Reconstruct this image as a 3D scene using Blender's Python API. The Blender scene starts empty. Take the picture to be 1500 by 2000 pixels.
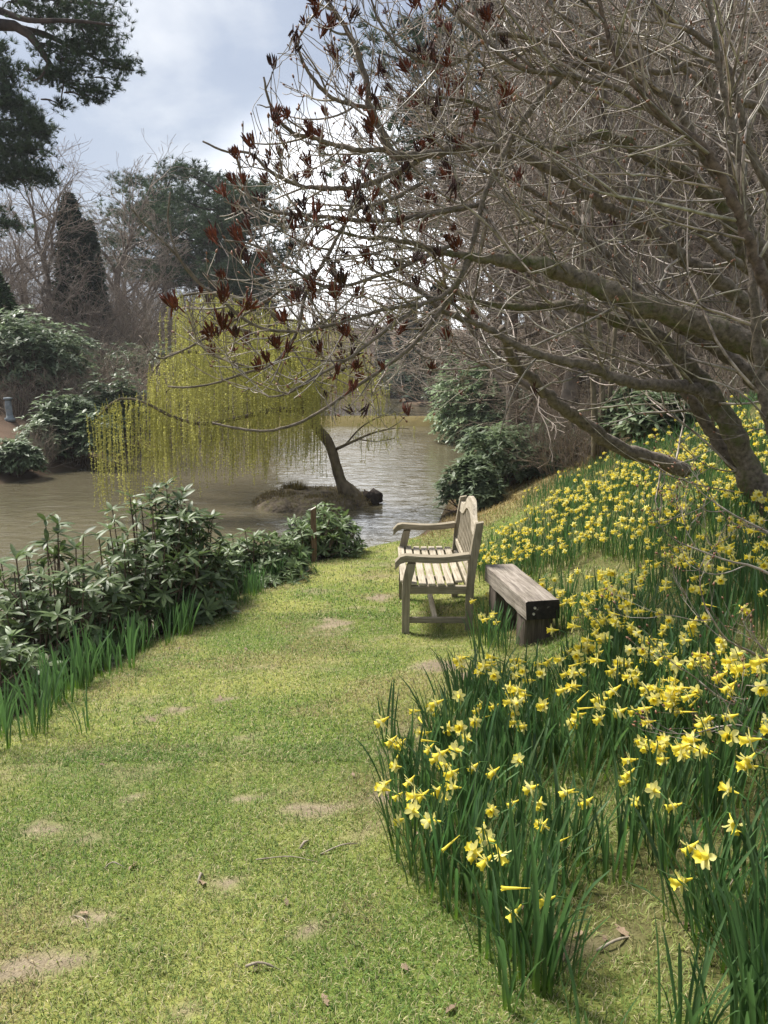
import bpy, math, random
import numpy as np
from mathutils import Matrix, Vector, Euler

# ------------------------------------------------------------------ camera, sky, sun, exposure
SC = bpy.context.scene
COL = SC.collection
EYE = 1.55
PITCH = math.radians(10.9)
FPX = 1455.0                      # focal length measured on the 1500 x 2000 photograph
cam_d = bpy.data.cameras.new("camera")
cam_d.sensor_fit = 'VERTICAL'
cam_d.sensor_height = 36.0
cam_d.lens = 36.0 * FPX / 2000.0
cam_d.clip_start = 0.05
cam_d.clip_end = 2000.0
cam = bpy.data.objects.new("camera", cam_d)
COL.objects.link(cam)
cam.location = (0, 0, EYE)
cam.rotation_euler = (math.radians(90) - PITCH, 0, 0)
SC.camera = cam

SUN_EL = math.radians(54)
SUN_AZ = math.radians(-50)        # clockwise from +Y: ahead and to the left
world = bpy.data.worlds.new("World")
SC.world = world
world.use_nodes = True


def build_world():
    nt = world.node_tree
    N, L = nt.nodes, nt.links
    N.clear()
    out = N.new("ShaderNodeOutputWorld")
    bg = N.new("ShaderNodeBackground")
    bg.inputs["Strength"].default_value = 0.1
    sky = N.new("ShaderNodeTexSky")
    sky.sky_type = 'NISHITA'
    sky.sun_disc = False
    sky.sun_elevation = SUN_EL
    sky.sun_rotation = SUN_AZ
    sky.air_density = 1.0
    sky.dust_density = 1.5
    tc = N.new("ShaderNodeTexCoord")
    sep = N.new("ShaderNodeSeparateXYZ")
    L.new(tc.outputs["Generated"], sep.inputs[0])
    zz = N.new("ShaderNodeMath"); zz.operation = 'MAXIMUM'; zz.inputs[1].default_value = 0.0
    L.new(sep.outputs[2], zz.inputs[0])
    za = N.new("ShaderNodeMath"); za.operation = 'ADD'; za.inputs[1].default_value = 0.28
    L.new(zz.outputs[0], za.inputs[0])
    dx = N.new("ShaderNodeMath"); dx.operation = 'DIVIDE'
    dy = N.new("ShaderNodeMath"); dy.operation = 'DIVIDE'
    L.new(sep.outputs[0], dx.inputs[0]); L.new(za.outputs[0], dx.inputs[1])
    L.new(sep.outputs[1], dy.inputs[0]); L.new(za.outputs[0], dy.inputs[1])
    cmb = N.new("ShaderNodeCombineXYZ")
    L.new(dx.outputs[0], cmb.inputs[0]); L.new(dy.outputs[0], cmb.inputs[1])
    mp = N.new("ShaderNodeMapping")
    mp.inputs["Location"].default_value = (1.32, 0.35, 0.0)
    mp.inputs["Scale"].default_value = (1.0, 0.9, 1.0)
    L.new(cmb.outputs[0], mp.inputs[0])
    n1 = N.new("ShaderNodeTexNoise")
    n1.inputs["Scale"].default_value = 1.5
    n1.inputs["Detail"].default_value = 7.0
    n1.inputs["Roughness"].default_value = 0.52
    n1.inputs["Distortion"].default_value = 0.25
    L.new(mp.outputs[0], n1.inputs["Vector"])
    r1 = N.new("ShaderNodeValToRGB")
    e = r1.color_ramp.elements
    e[0].position = 0.40; e[0].color = (1.95, 2.22, 2.8, 1)
    e[1].position = 0.64; e[1].color = (4.1, 4.2, 4.35, 1)
    m = r1.color_ramp.elements.new(0.52); m.color = (2.3, 2.58, 3.1, 1)
    L.new(n1.outputs["Fac"], r1.inputs[0])
    # the cloud deck thins towards the horizon: brighter, whiter there all round
    r2 = N.new("ShaderNodeMapRange")
    r2.inputs[1].default_value = 0.0; r2.inputs[2].default_value = 0.34
    r2.inputs[3].default_value = 1.0; r2.inputs[4].default_value = 0.0
    L.new(zz.outputs[0], r2.inputs[0])
    mxh = N.new("ShaderNodeMix"); mxh.data_type = 'RGBA'
    L.new(r2.outputs[0], mxh.inputs[0])
    L.new(r1.outputs[0], mxh.inputs[6])
    mxh.inputs[7].default_value = (3.0, 3.25, 3.6, 1)
    # the white break in the cloud low over the far end of the lake
    g = Vector((math.sin(math.radians(-2)), math.cos(math.radians(-2)), 0.11)).normalized()
    dt = N.new("ShaderNodeVectorMath"); dt.operation = 'DOT_PRODUCT'
    dt.inputs[1].default_value = g
    L.new(tc.outputs["Generated"], dt.inputs[0])
    r3 = N.new("ShaderNodeMapRange"); r3.interpolation_type = 'SMOOTHSTEP'
    r3.inputs[1].default_value = math.cos(math.radians(14)); r3.inputs[2].default_value = math.cos(math.radians(3))
    L.new(dt.outputs["Value"], r3.inputs[0])
    mxg = N.new("ShaderNodeMix"); mxg.data_type = 'RGBA'
    L.new(r3.outputs[0], mxg.inputs[0])
    L.new(mxh.outputs[2], mxg.inputs[6])
    mxg.inputs[7].default_value = (10.0, 10.1, 10.3, 1)
    mx = N.new("ShaderNodeMix"); mx.data_type = 'RGBA'
    mx.inputs[0].default_value = 0.9
    L.new(sky.outputs[0], mx.inputs[6])
    L.new(mxg.outputs[2], mx.inputs[7])
    L.new(mx.outputs[2], bg.inputs[0])
    L.new(bg.outputs[0], out.inputs[0])


build_world()
sun_d = bpy.data.lights.new("sun", 'SUN')
sun_d.energy = 3.8
sun_d.angle = math.radians(18.0)
sun_d.color = (1.0, 0.955, 0.88)
sun = bpy.data.objects.new("sun", sun_d)
COL.objects.link(sun)
sdir = Vector((math.sin(SUN_AZ) * math.cos(SUN_EL), math.cos(SUN_AZ) * math.cos(SUN_EL), math.sin(SUN_EL)))
sun.rotation_euler = sdir.to_track_quat('Z', 'Y').to_euler()
sun.location = sdir * 60
vs = SC.view_settings
vs.view_transform = 'Standard'
vs.look = 'None'
vs.gamma = 1.0
vs.use_curve_mapping = False
vs.exposure = 1.2
SC.render.engine = 'CYCLES'
SC.cycles.use_denoising = True
SC.cycles.max_bounces = 6
SC.cycles.diffuse_bounces = 3
SC.cycles.glossy_bounces = 2
SC.cycles.transmission_bounces = 3
SC.cycles.transparent_max_bounces = 4
SC.cycles.volume_bounces = 0
SC.cycles.caustics_reflective = False
SC.cycles.caustics_refractive = False

rng = np.random.default_rng(11)
rnd = random.Random(7)
WATER_Z = -1.45
TAU = 2 * math.pi


# ------------------------------------------------------------------ geometry helpers
def ray(px, py):
    cx, cy = (px - 750.0) / FPX, (1000.0 - py) / FPX
    return Vector((cx, math.cos(PITCH) + cy * math.sin(PITCH), -math.sin(PITCH) + cy * math.cos(PITCH)))


def at(px, py, Y):
    d = ray(px, py)
    return Vector((0, 0, EYE)) + d * (Y / d.y)


def px_m(Y, n):
    """n photograph pixels in metres at distance Y"""
    return n * Y / FPX


_perm = rng.permutation(4096)


def vnoise(x, y, seed=0):
    x = np.asarray(x, float); y = np.asarray(y, float)
    xi = np.floor(x).astype(int); yi = np.floor(y).astype(int)
    u = x - xi; v = y - yi
    u = u * u * (3 - 2 * u); v = v * v * (3 - 2 * v)

    def h(a, b):
        return _perm[(_perm[(a + seed * 37) & 4095] + b) & 4095] / 4095.0
    return (h(xi, yi) * (1 - u) + h(xi + 1, yi) * u) * (1 - v) + (h(xi, yi + 1) * (1 - u) + h(xi + 1, yi + 1) * u) * v


def fbm(x, y, seed=0, o=4):
    s = 0; a = 0.5
    for i in range(o):
        s = s + a * vnoise(np.asarray(x) * 2 ** i + 17.3 * i, np.asarray(y) * 2 ** i - 9.1 * i, seed + i)
        a *= 0.5
    return s / (1 - 0.5 ** o)


_Y = np.array([-300, -8, 0, 1.5, 3, 5.6, 6.6, 8.6, 9.7, 11.7, 14.5, 20, 34, 45, 58, 66, 120])
_XE = np.array([-2.4, -2.3, -2.1, -2.0, -1.9, -1.72, -1.5, -0.92, -0.3, 0.95, 1.4, 2.1, 4.2, 5.2, 4.6, 2.0, 1.8])
_ZL = np.array([0.5, 0.15, 0, -0.02, -0.14, -0.5, -0.58, -0.7, -0.78, -0.98, -1.28, -1.36, -1.36, -1.3, -1.3, -1.3, -1.3])
_XR = np.array([0.9, 0.9, 0.7, 0.62, 0.66, 0.78, 0.85, 0.98, 1.05, 1.35, 1.8, 2.6, 5.0, 6.5, 7.0, 7.0, 7.0])
_YB = np.array([-300, 0, 10, 19, 23, 30, 40, 60, 90, 400])
_XB = np.array([-15, -15, -12.6, -9.9, -8.9, -8.2, -7.4, -8.2, -8.0, -8.0])


def softp(t, k):
    return np.where(t > 8 * k, t, k * np.log1p(np.exp(np.minimum(t, 8 * k) / k)))


def height(x, y):
    x = np.asarray(x, float); y = np.asarray(y, float)
    xe = np.interp(y, _Y, _XE); zl = np.interp(y, _Y, _ZL); xr = np.interp(y, _Y, _XR)
    t = softp(x - xr, 0.16)
    rise = 0.46 * np.minimum(t, 7) + 0.30 * np.clip(t - 7, 0, 14) + 0.12 * np.clip(t - 21, 0, 60)
    d = softp(xe - x, 0.14)
    drop = 0.52 * d
    z = zl + rise - drop
    z = np.maximum(z, -2.5)
    xb = np.interp(y, _YB, _XB)
    zb = -1.75 + 0.34 * np.clip(xb + 0.6 - x, -3, 8) + 0.22 * np.clip(xb - 7.4 - x, 0, 30)
    z = np.maximum(z, zb)
    dam = -1.12 - 0.5 * np.clip(np.abs(y - 41.5) - 1.2, 0, 4) ** 1.0
    z = np.maximum(z, np.where(np.abs(x) < 14, dam, -2.5))
    far = -1.9 + 0.16 * np.clip(y - 74, 0, 70)
    z = np.maximum(z, np.where(y > 72, far, -2.5))
    amp = np.clip((z - WATER_Z) * 0.6, 0, 1)
    z = z + (0.05 * (fbm(x * 1.1, y * 1.1, 3) - 0.5) + 0.018 * (fbm(x * 6, y * 6, 9, 3) - 0.5)) * amp
    big = np.clip((np.hypot(x, y) - 14) / 20, 0, 1)
    return z + big * amp * 1.1 * (fbm(x * 0.12, y * 0.12, 5) - 0.5)


def hz(x, y):
    return float(height(x, y))


def ground_hit(px, py):
    d = ray(px, py); o = Vector((0, 0, EYE))
    s = 0.8
    while s < 140:
        p = o + d * s
        if p.z < hz(p.x, p.y):
            break
        s += 0.03 + s * 0.004
    return o + d * s


def on_ground(px, Y, py=720):
    p = at(px, py, Y)
    return Vector((p.x, Y, hz(p.x, Y)))


class MB:
    """collects geometry for ONE mesh"""
    def __init__(s):
        s.v = []; s.q = []; s.t = []; s.qm = []; s.tm = []; s.c = []; s.n = 0

    def add(s, V, Q=None, T=None, m=0, c=None):
        V = np.asarray(V, np.float32).reshape(-1, 3)
        s.v.append(V)
        if Q is not None and len(Q):
            Q = np.asarray(Q, np.int64).reshape(-1, 4) + s.n
            s.q.append(Q); s.qm.append(np.full(len(Q), m) if np.isscalar(m) else m)
        if T is not None and len(T):
            T = np.asarray(T, np.int64).reshape(-1, 3) + s.n
            s.t.append(T); s.tm.append(np.full(len(T), m) if np.isscalar(m) else m)
        if c is None:
            c = np.ones((len(V), 3), np.float32)
        else:
            c = np.asarray(c, np.float32)
            if c.ndim == 1:
                c = np.tile(c, (len(V), 1))
        s.c.append(c)
        s.n += len(V)

    def mesh(s, name, mats, smooth=True):
        me = bpy.data.meshes.new(name)
        V = np.concatenate(s.v) if s.v else np.zeros((0, 3), np.float32)
        Q = np.concatenate(s.q) if s.q else np.zeros((0, 4), np.int64)
        T = np.concatenate(s.t) if s.t else np.zeros((0, 3), np.int64)
        me.vertices.add(len(V)); me.vertices.foreach_set("co", V.ravel())
        loops = np.concatenate([Q.ravel(), T.ravel()]).astype(np.int32)
        me.loops.add(len(loops)); me.loops.foreach_set("vertex_index", loops)
        nf = len(Q) + len(T)
        me.polygons.add(nf)
        ls = np.concatenate([np.arange(len(Q)) * 4, len(Q) * 4 + np.arange(len(T)) * 3]).astype(np.int32)
        me.polygons.foreach_set("loop_start", ls)
        mi = np.concatenate([np.concatenate(s.qm) if s.qm else np.zeros(0), np.concatenate(s.tm) if s.tm else np.zeros(0)]).astype(np.int32)
        me.polygons.foreach_set("material_index", mi)
        me.polygons.foreach_set("use_smooth", np.full(nf, smooth))
        a = me.color_attributes.new("tint", 'FLOAT_COLOR', 'POINT')
        C = np.concatenate(s.c) if s.c else np.zeros((0, 3), np.float32)
        a.data.foreach_set("color", np.concatenate([C, np.ones((len(C), 1), np.float32)], 1).ravel())
        for m in (mats if isinstance(mats, (list, tuple)) else [mats]):
            me.materials.append(m)
        me.update(calc_edges=True)
        return me

    def build(s, name, mats, parent=None, smooth=True):
        return link(name, s.mesh(name, mats, smooth), parent)


def link(name, data, parent=None):
    o = bpy.data.objects.new(name, data)
    COL.objects.link(o)
    if parent is not None:
        o.parent = parent
    return o


def tag(o, label=None, cat=None, group=None, kind=None):
    if label: o["label"] = label
    if cat: o["category"] = cat
    if group: o["group"] = group
    if kind: o["kind"] = kind
    return o


def thing(name, label, cat, loc=(0, 0, 0), rz=0.0, group=None):
    o = bpy.data.objects.new(name, None)
    COL.objects.link(o)
    o.empty_display_size = 0.1
    o.location = loc
    o.rotation_euler = (0, 0, rz)
    return tag(o, label, cat, group)


def dup(root, loc, rz=0.0, sc=1.0, label=None, group=None):
    r = root.copy(); COL.objects.link(r)
    r.location = loc; r.rotation_euler = (0, 0, rz); r.scale = (sc, sc, sc) if np.isscalar(sc) else sc
    if label: r["label"] = label
    if group: r["group"] = group
    for ch in root.children:
        c = ch.copy(); COL.objects.link(c); c.parent = r
        for g in ch.children:
            d = g.copy(); COL.objects.link(d); d.parent = c
    return r


def tubes(mb, P, R, k=5, m=0, c=None, tip=True):
    """P (T,n,3) centre lines, R (T,n) radii -> tubes with k sides"""
    P = np.asarray(P, float); R = np.asarray(R, float)
    T, n, _ = P.shape
    tan = np.gradient(P, axis=1)
    tan /= np.linalg.norm(tan, axis=2, keepdims=True) + 1e-9
    mean = P[:, -1] - P[:, 0]
    mean /= np.linalg.norm(mean, axis=1, keepdims=True) + 1e-9
    ref = np.where(np.abs(mean[:, 2:3]) < 0.75, np.array([[0.05, 0.02, 1.0]]), np.array([[1.0, 0.1, 0.03]]))
    ref = np.repeat(ref[:, None, :], n, 1)
    a = np.cross(tan, ref); a /= np.linalg.norm(a, axis=2, keepdims=True) + 1e-9
    b = np.cross(tan, a)
    ang = np.arange(k) * TAU / k
    V = P[:, :, None, :] + R[:, :, None, None] * (np.cos(ang)[None, None, :, None] * a[:, :, None, :] + np.sin(ang)[None, None, :, None] * b[:, :, None, :])
    i = np.arange(n - 1)[:, None]; j = np.arange(k)[None, :]
    q = np.stack([i * k + j, i * k + (j + 1) % k, (i + 1) * k + (j + 1) % k, (i + 1) * k + j], -1).reshape(-1, 4)
    Q = (q[None] + (np.arange(T) * n * k)[:, None, None]).reshape(-1, 4)
    col = None
    if c is not None:
        c = np.asarray(c, float)
        col = np.repeat(c, n * k, 0) if c.ndim == 2 else c
    mb.add(V.reshape(-1, 3), Q, None, m, col)


def tube(mb, pts, rad, k=8, m=0, cap=True, c=None):
    P = np.array([list(p) for p in pts], float)
    tan = np.gradient(P, axis=0); tan /= np.linalg.norm(tan, axis=1, keepdims=True) + 1e-9
    a = np.cross(tan[0], [0.3, 0.2, 1.0]); a /= np.linalg.norm(a) + 1e-9
    V = []
    ang = np.arange(k) * TAU / k
    for p, t, r in zip(P, tan, rad):
        a = a - t * np.dot(a, t); a /= np.linalg.norm(a) + 1e-9
        b = np.cross(t, a)
        V.append(p + r * (np.cos(ang)[:, None] * a + np.sin(ang)[:, None] * b))
    n = len(P)
    V = np.concatenate(V)
    i = np.arange(n - 1)[:, None]; j = np.arange(k)[None, :]
    Q = np.stack([i * k + j, i * k + (j + 1) % k, (i + 1) * k + (j + 1) % k, (i + 1) * k + j], -1).reshape(-1, 4)
    T = []
    if cap:
        V = np.concatenate([V, P[:1], P[-1:]])
        T = [[n * k, (jj + 1) % k, jj] for jj in range(k)] + [[n * k + 1, (n - 1) * k + jj, (n - 1) * k + (jj + 1) % k] for jj in range(k)]
    mb.add(V, Q, T, m, c)


def spline(pts, n):
    """Catmull-Rom resample of points (any dimension) to n points, even in length"""
    P = np.array([list(p) for p in pts], float)
    if len(P) == 2:
        return P[0] + (P[1] - P[0]) * np.linspace(0, 1, n)[:, None]
    E = np.concatenate([2 * P[:1] - P[1:2], P, 2 * P[-1:] - P[-2:-1]])
    out = []
    for i in range(len(P) - 1):
        p0, p1, p2, p3 = E[i:i + 4]
        for t in np.linspace(0, 1, 9)[:-1]:
            out.append(0.5 * (2 * p1 + (p2 - p0) * t + (2 * p0 - 5 * p1 + 4 * p2 - p3) * t * t + (3 * p1 - p0 - 3 * p2 + p3) * t ** 3))
    out.append(P[-1])
    out = np.array(out)
    s = np.concatenate([[0], np.cumsum(np.linalg.norm(np.diff(out[:, :3], axis=0), axis=1))])
    u = np.linspace(0, s[-1], n)
    return np.stack([np.interp(u, s, out[:, k]) for k in range(out.shape[1])], 1)


def box(mb, lo, hi, m=0, bev=0.0, c=None):
    x0, y0, z0 = lo; x1, y1, z1 = hi
    b = min(bev, 0.45 * min(x1 - x0, y1 - y0, z1 - z0))
    if b <= 0:
        V = [(x, y, z) for z in (z0, z1) for y in (y0, y1) for x in (x0, x1)]
        Q = [(0, 2, 3, 1), (4, 5, 7, 6), (0, 1, 5, 4), (2, 6, 7, 3), (0, 4, 6, 2), (1, 3, 7, 5)]
        mb.add(V, Q, None, m, c); return
    bm = {}
    V = []; idx = {}
    for sx in (0, 1):
        for sy in (0, 1):
            for sz in (0, 1):
                X, Y, Z = (x0, x1)[sx], (y0, y1)[sy], (z0, z1)[sz]
                ix, iy, iz = X + b * (1 - 2 * sx), Y + b * (1 - 2 * sy), Z + b * (1 - 2 * sz)
                for ax, p in enumerate([(X, iy, iz), (ix, Y, iz), (ix, iy, Z)]):
                    idx[(sx, sy, sz, ax)] = len(V); V.append(p)
    Q = []; T = []
    for s in (0, 1):
        f = [idx[(s, 0, 0, 0)], idx[(s, 1, 0, 0)], idx[(s, 1, 1, 0)], idx[(s, 0, 1, 0)]]; Q.append(f if s else f[::-1])
        f = [idx[(0, s, 0, 1)], idx[(0, s, 1, 1)], idx[(1, s, 1, 1)], idx[(1, s, 0, 1)]]; Q.append(f if s else f[::-1])
        f = [idx[(0, 0, s, 2)], idx[(1, 0, s, 2)], idx[(1, 1, s, 2)], idx[(0, 1, s, 2)]]; Q.append(f if s else f[::-1])
    for a in (0, 1):
        for d in (0, 1):
            Q.append([idx[(0, a, d, 1)], idx[(1, a, d, 1)], idx[(1, a, d, 2)], idx[(0, a, d, 2)]])
            Q.append([idx[(a, 0, d, 0)], idx[(a, 1, d, 0)], idx[(a, 1, d, 2)], idx[(a, 0, d, 2)]])
            Q.append([idx[(a, d, 0, 0)], idx[(a, d, 1, 0)], idx[(a, d, 1, 1)], idx[(a, d, 0, 1)]])
            for e in (0, 1):
                T.append([idx[(a, d, e, 0)], idx[(a, d, e, 1)], idx[(a, d, e, 2)]])
    # consistent outward winding
    Va = np.array(V); cen = Va.mean(0)
    fix = lambda f: f if np.dot(np.cross(Va[f[1]] - Va[f[0]], Va[f[2]] - Va[f[0]]), Va[list(f)].mean(0) - cen) > 0 else f[::-1]
    mb.add(V, [fix(q) for q in Q], [fix(t) for t in T], m, c)


def prism(mb, outline, lo, hi, axis=1, m=0, c=None):
    """extrude a closed 2-D outline (quads strip sides, fan caps from centre) along axis"""
    o = np.array(outline, float); n = len(o)
    def put(h):
        A = np.insert(o, axis, h, axis=1); return A
    V = np.concatenate([put(lo), put(hi), put(lo).mean(0)[None], put(hi).mean(0)[None]])
    Q = [(i, (i + 1) % n, n + (i + 1) % n, n + i) for i in range(n)]
    T = [(2 * n, (i + 1) % n, i) for i in range(n)] + [(2 * n + 1, n + i, n + (i + 1) % n) for i in range(n)]
    mb.add(V, Q, T, m, c)


def strip_solid(mb, top, bot, lo, hi, axis=1, m=0, c=None):
    """solid between two polylines (same count) in the plane across axis; thickness lo..hi"""
    a = np.array(top, float); b = np.array(bot, float); n = len(a)
    ins = lambda p, h: np.insert(p, axis, h, axis=1)
    V = np.concatenate([ins(a, lo), ins(b, lo), ins(a, hi), ins(b, hi)])
    Q = []
    for i in range(n - 1):
        Q += [(i, i + 1, n + i + 1, n + i), (2 * n + i, 3 * n + i, 3 * n + i + 1, 2 * n + i + 1),
              (i, 2 * n + i, 2 * n + i + 1, i + 1), (n + i, n + i + 1, 3 * n + i + 1, 3 * n + i)]
    Q += [(0, n, 3 * n, 2 * n), (n - 1, 3 * n - 1, 4 * n - 1, 2 * n - 1)]
    mb.add(V, Q, None, m, c)


def rot_frames(fwd, roll):
    """rotation matrices (N,3,3) whose columns are x=fwd, y, z"""
    f = np.asarray(fwd, float); f = f / (np.linalg.norm(f, axis=1, keepdims=True) + 1e-9)
    ref = np.where(np.abs(f[:, 2:3]) < 0.9, np.array([[0, 0, 1.0]]), np.array([[1.0, 0, 0]]))
    y = np.cross(ref, f); y /= np.linalg.norm(y, axis=1, keepdims=True) + 1e-9
    z = np.cross(f, y)
    cr, sr = np.cos(roll)[:, None], np.sin(roll)[:, None]
    return np.stack([f, y * cr + z * sr, -y * sr + z * cr], 2)


def scatter(mb, tV, tQ, tT, pos, R, S, m=0, col=None):
    tV = np.asarray(tV, float); N = len(pos)
    S = np.asarray(S, float)
    if S.ndim == 1:
        S = np.repeat(S[:, None], 3, 1)
    V = np.einsum('nij,nkj->nki', R, tV[None] * S[:, None, :]) + np.asarray(pos)[:, None, :]
    off = (np.arange(N) * len(tV))[:, None, None]
    Q = (np.asarray(tQ)[None] + off).reshape(-1, 4) if tQ is not None and len(tQ) else None
    T = (np.asarray(tT)[None] + off).reshape(-1, 3) if tT is not None and len(tT) else None
    c = None
    if col is not None:
        c = np.repeat(np.asarray(col), len(tV), 0)
    mb.add(V.reshape(-1, 3), Q, T, m, c)


def rand_dirs(n, zlo=-1.0, zhi=1.0):
    z = rng.uniform(zlo, zhi, n); a = rng.uniform(0, TAU, n); r = np.sqrt(np.maximum(0, 1 - z * z))
    return np.stack([r * np.cos(a), r * np.sin(a), z], 1)


# ------------------------------------------------------------------ materials
def srgb(r, g, b):
    f = lambda c: (c / 255 / 12.92) if c / 255 < 0.04045 else ((c / 255 + 0.055) / 1.055) ** 2.4
    return (f(r), f(g), f(b))


def make_mat(name, c1, c2, rough=0.8, scale=6.0, stretch=(1, 1, 1), bump=0.3, bdist=0.01, transl=0.0, tcol=None,
             tint=False, objrand=0.0, spec=0.3, moss=None, mossamt=0.5, detail=5.0, bscale=None, lo=0.35, hi=0.65, c3=None):
    m = bpy.data.materials.new(name)
    m.use_nodes = True
    nt = m.node_tree; N, L = nt.nodes, nt.links
    N.clear()
    out = N.new("ShaderNodeOutputMaterial")
    pr = N.new("ShaderNodeBsdfPrincipled")
    pr.inputs["Roughness"].default_value = rough
    pr.inputs["Specular IOR Level"].default_value = spec
    tc = N.new("ShaderNodeTexCoord")
    mp = N.new("ShaderNodeMapping"); mp.inputs["Scale"].default_value = stretch
    L.new(tc.outputs["Object"], mp.inputs[0])
    nz = N.new("ShaderNodeTexNoise"); nz.inputs["Scale"].default_value = scale; nz.inputs["Detail"].default_value = detail
    nz.inputs["Roughness"].default_value = 0.62
    L.new(mp.outputs[0], nz.inputs["Vector"])
    rp = N.new("ShaderNodeValToRGB")
    rp.color_ramp.elements[0].position = lo; rp.color_ramp.elements[0].color = (*c1, 1)
    rp.color_ramp.elements[1].position = hi; rp.color_ramp.elements[1].color = (*c2, 1)
    if c3 is not None:
        e3 = rp.color_ramp.elements.new(min(0.95, hi + 0.1)); e3.color = (*c3, 1)
    L.new(nz.outputs["Fac"], rp.inputs[0])
    col = rp.outputs[0]
    if moss is not None:
        n2 = N.new("ShaderNodeTexNoise"); n2.inputs["Scale"].default_value = 7.0; n2.inputs["Detail"].default_value = 9.0; n2.inputs["Roughness"].default_value = 0.72
        L.new(tc.outputs["Object"], n2.inputs["Vector"])
        mr = N.new("ShaderNodeMapRange")
        mr.inputs[1].default_value = 0.60 - mossamt * 0.2; mr.inputs[2].default_value = 0.80 - mossamt * 0.2
        L.new(n2.outputs["Fac"], mr.inputs[0])
        mx = N.new("ShaderNodeMix"); mx.data_type = 'RGBA'
        L.new(mr.outputs[0], mx.inputs[0]); L.new(col, mx.inputs[6]); mx.inputs[7].default_value = (*moss, 1)
        col = mx.outputs[2]
    if tint:
        at_ = N.new("ShaderNodeAttribute"); at_.attribute_name = "tint"
        mx = N.new("ShaderNodeMix"); mx.data_type = 'RGBA'; mx.blend_type = 'MULTIPLY'; mx.inputs[0].default_value = 1.0
        L.new(col, mx.inputs[6]); L.new(at_.outputs["Color"], mx.inputs[7])
        col = mx.outputs[2]
    if objrand:
        oi = N.new("ShaderNodeObjectInfo")
        mr = N.new("ShaderNodeMapRange")
        mr.inputs[3].default_value = 1 - objrand; mr.inputs[4].default_value = 1 + objrand
        L.new(oi.outputs["Random"], mr.inputs[0])
        hs = N.new("ShaderNodeHueSaturation")
        L.new(mr.outputs[0], hs.inputs["Value"]); L.new(col, hs.inputs["Color"])
        col = hs.outputs[0]
    L.new(col, pr.inputs["Base Color"])
    if bump:
        nb = N.new("ShaderNodeTexNoise"); nb.inputs["Scale"].default_value = bscale or scale * 2.5; nb.inputs["Detail"].default_value = 5.0
        L.new(mp.outputs[0], nb.inputs["Vector"])
        bp = N.new("ShaderNodeBump"); bp.inputs["Strength"].default_value = bump; bp.inputs["Distance"].default_value = bdist
        L.new(nb.outputs["Fac"], bp.inputs["Height"])
        L.new(bp.outputs[0], pr.inputs["Normal"])
    sh = pr.outputs[0]
    if transl:
        tr = N.new("ShaderNodeBsdfTranslucent")
        if tcol is not None and not tint:
            tr.inputs[0].default_value = (*tcol, 1)
        else:
            hs = N.new("ShaderNodeHueSaturation"); hs.inputs["Value"].default_value = 1.3; hs.inputs["Saturation"].default_value = 1.1
            L.new(col, hs.inputs["Color"]); L.new(hs.outputs[0], tr.inputs[0])
        mxs = N.new("ShaderNodeMixShader"); mxs.inputs[0].default_value = transl
        L.new(sh, mxs.inputs[1]); L.new(tr.outputs[0], mxs.inputs[2])
        sh = mxs.outputs[0]
    L.new(sh, out.inputs[0])
    return m


M = {}
M['bark_limb'] = make_mat('bark_limb', (0.06, 0.048, 0.038), (0.30, 0.25, 0.20), 0.9, 30, (1, 1, 1), 1.0, 0.012, lo=0.28, hi=0.78, detail=8, moss=(0.095, 0.10, 0.03), mossamt=0.15, bscale=45)
M['bark_mossy'] = make_mat('bark_mossy', (0.058, 0.047, 0.036), (0.30, 0.25, 0.195), 0.92, 30, (1, 1, 1), 1.0, 0.015, lo=0.28, hi=0.78, detail=8, moss=(0.095, 0.115, 0.025), mossamt=0.6, bscale=40)
M['bark_twig'] = make_mat('bark_twig', (0.11, 0.086, 0.068), (0.52, 0.45, 0.37), 0.5, 14, bump=0.3, bdist=0.003, tint=True, spec=0.45)
M['bark_red'] = make_mat('bark_red', (0.06, 0.042, 0.032), (0.19, 0.14, 0.105), 0.8, 24, bump=0.8, bdist=0.006)
M['seed'] = make_mat('seed', (0.06, 0.021, 0.014), (0.26, 0.075, 0.038), 0.75, 30, bump=0.2, transl=0.15, objrand=0.3)
M['seed_dark'] = make_mat('seed_dark', (0.02, 0.012, 0.011), (0.085, 0.03, 0.022), 0.8, 30, bump=0.2, objrand=0.3)
M['bud'] = make_mat('bud', (0.13, 0.06, 0.04), (0.30, 0.15, 0.09), 0.6, 20, bump=0)
M['far_bark'] = make_mat('far_bark', (0.13, 0.108, 0.088), (0.25, 0.21, 0.175), 0.95, 2.5, bump=0.4, bdist=0.03, objrand=0.15)
M['far_twig'] = make_mat('far_twig', (0.23, 0.19, 0.155), (0.36, 0.30, 0.25), 0.95, 0.4, bump=0, objrand=0.15)
M['brush'] = make_mat('brush', (0.22, 0.18, 0.138), (0.34, 0.28, 0.22), 0.95, 0.8, bump=0, tint=True, objrand=0.15)
M['pine_bark'] = make_mat('pine_bark', (0.036, 0.028, 0.024), (0.095, 0.07, 0.055), 0.95, 3, (1, 1, 0.4), 0.6, 0.03)
M['pine_needle'] = make_mat('pine_needle', (0.035, 0.062, 0.030), (0.075, 0.115, 0.05), 0.7, 1.2, bump=0, tint=True, transl=0.12)
M['cypress'] = make_mat('cypress', (0.026, 0.048, 0.028), (0.052, 0.085, 0.046), 0.8, 1.5, bump=0, tint=True)
M['yew'] = make_mat('yew', (0.03, 0.06, 0.022), (0.07, 0.12, 0.035), 0.8, 1.5, bump=0, tint=True)
M['rhodo'] = make_mat('rhodo', (0.068, 0.108, 0.042), (0.14, 0.19, 0.072), 0.45, 9, bump=0.15, bdist=0.004, transl=0.28, tint=True, spec=0.34, objrand=0.18)
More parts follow.
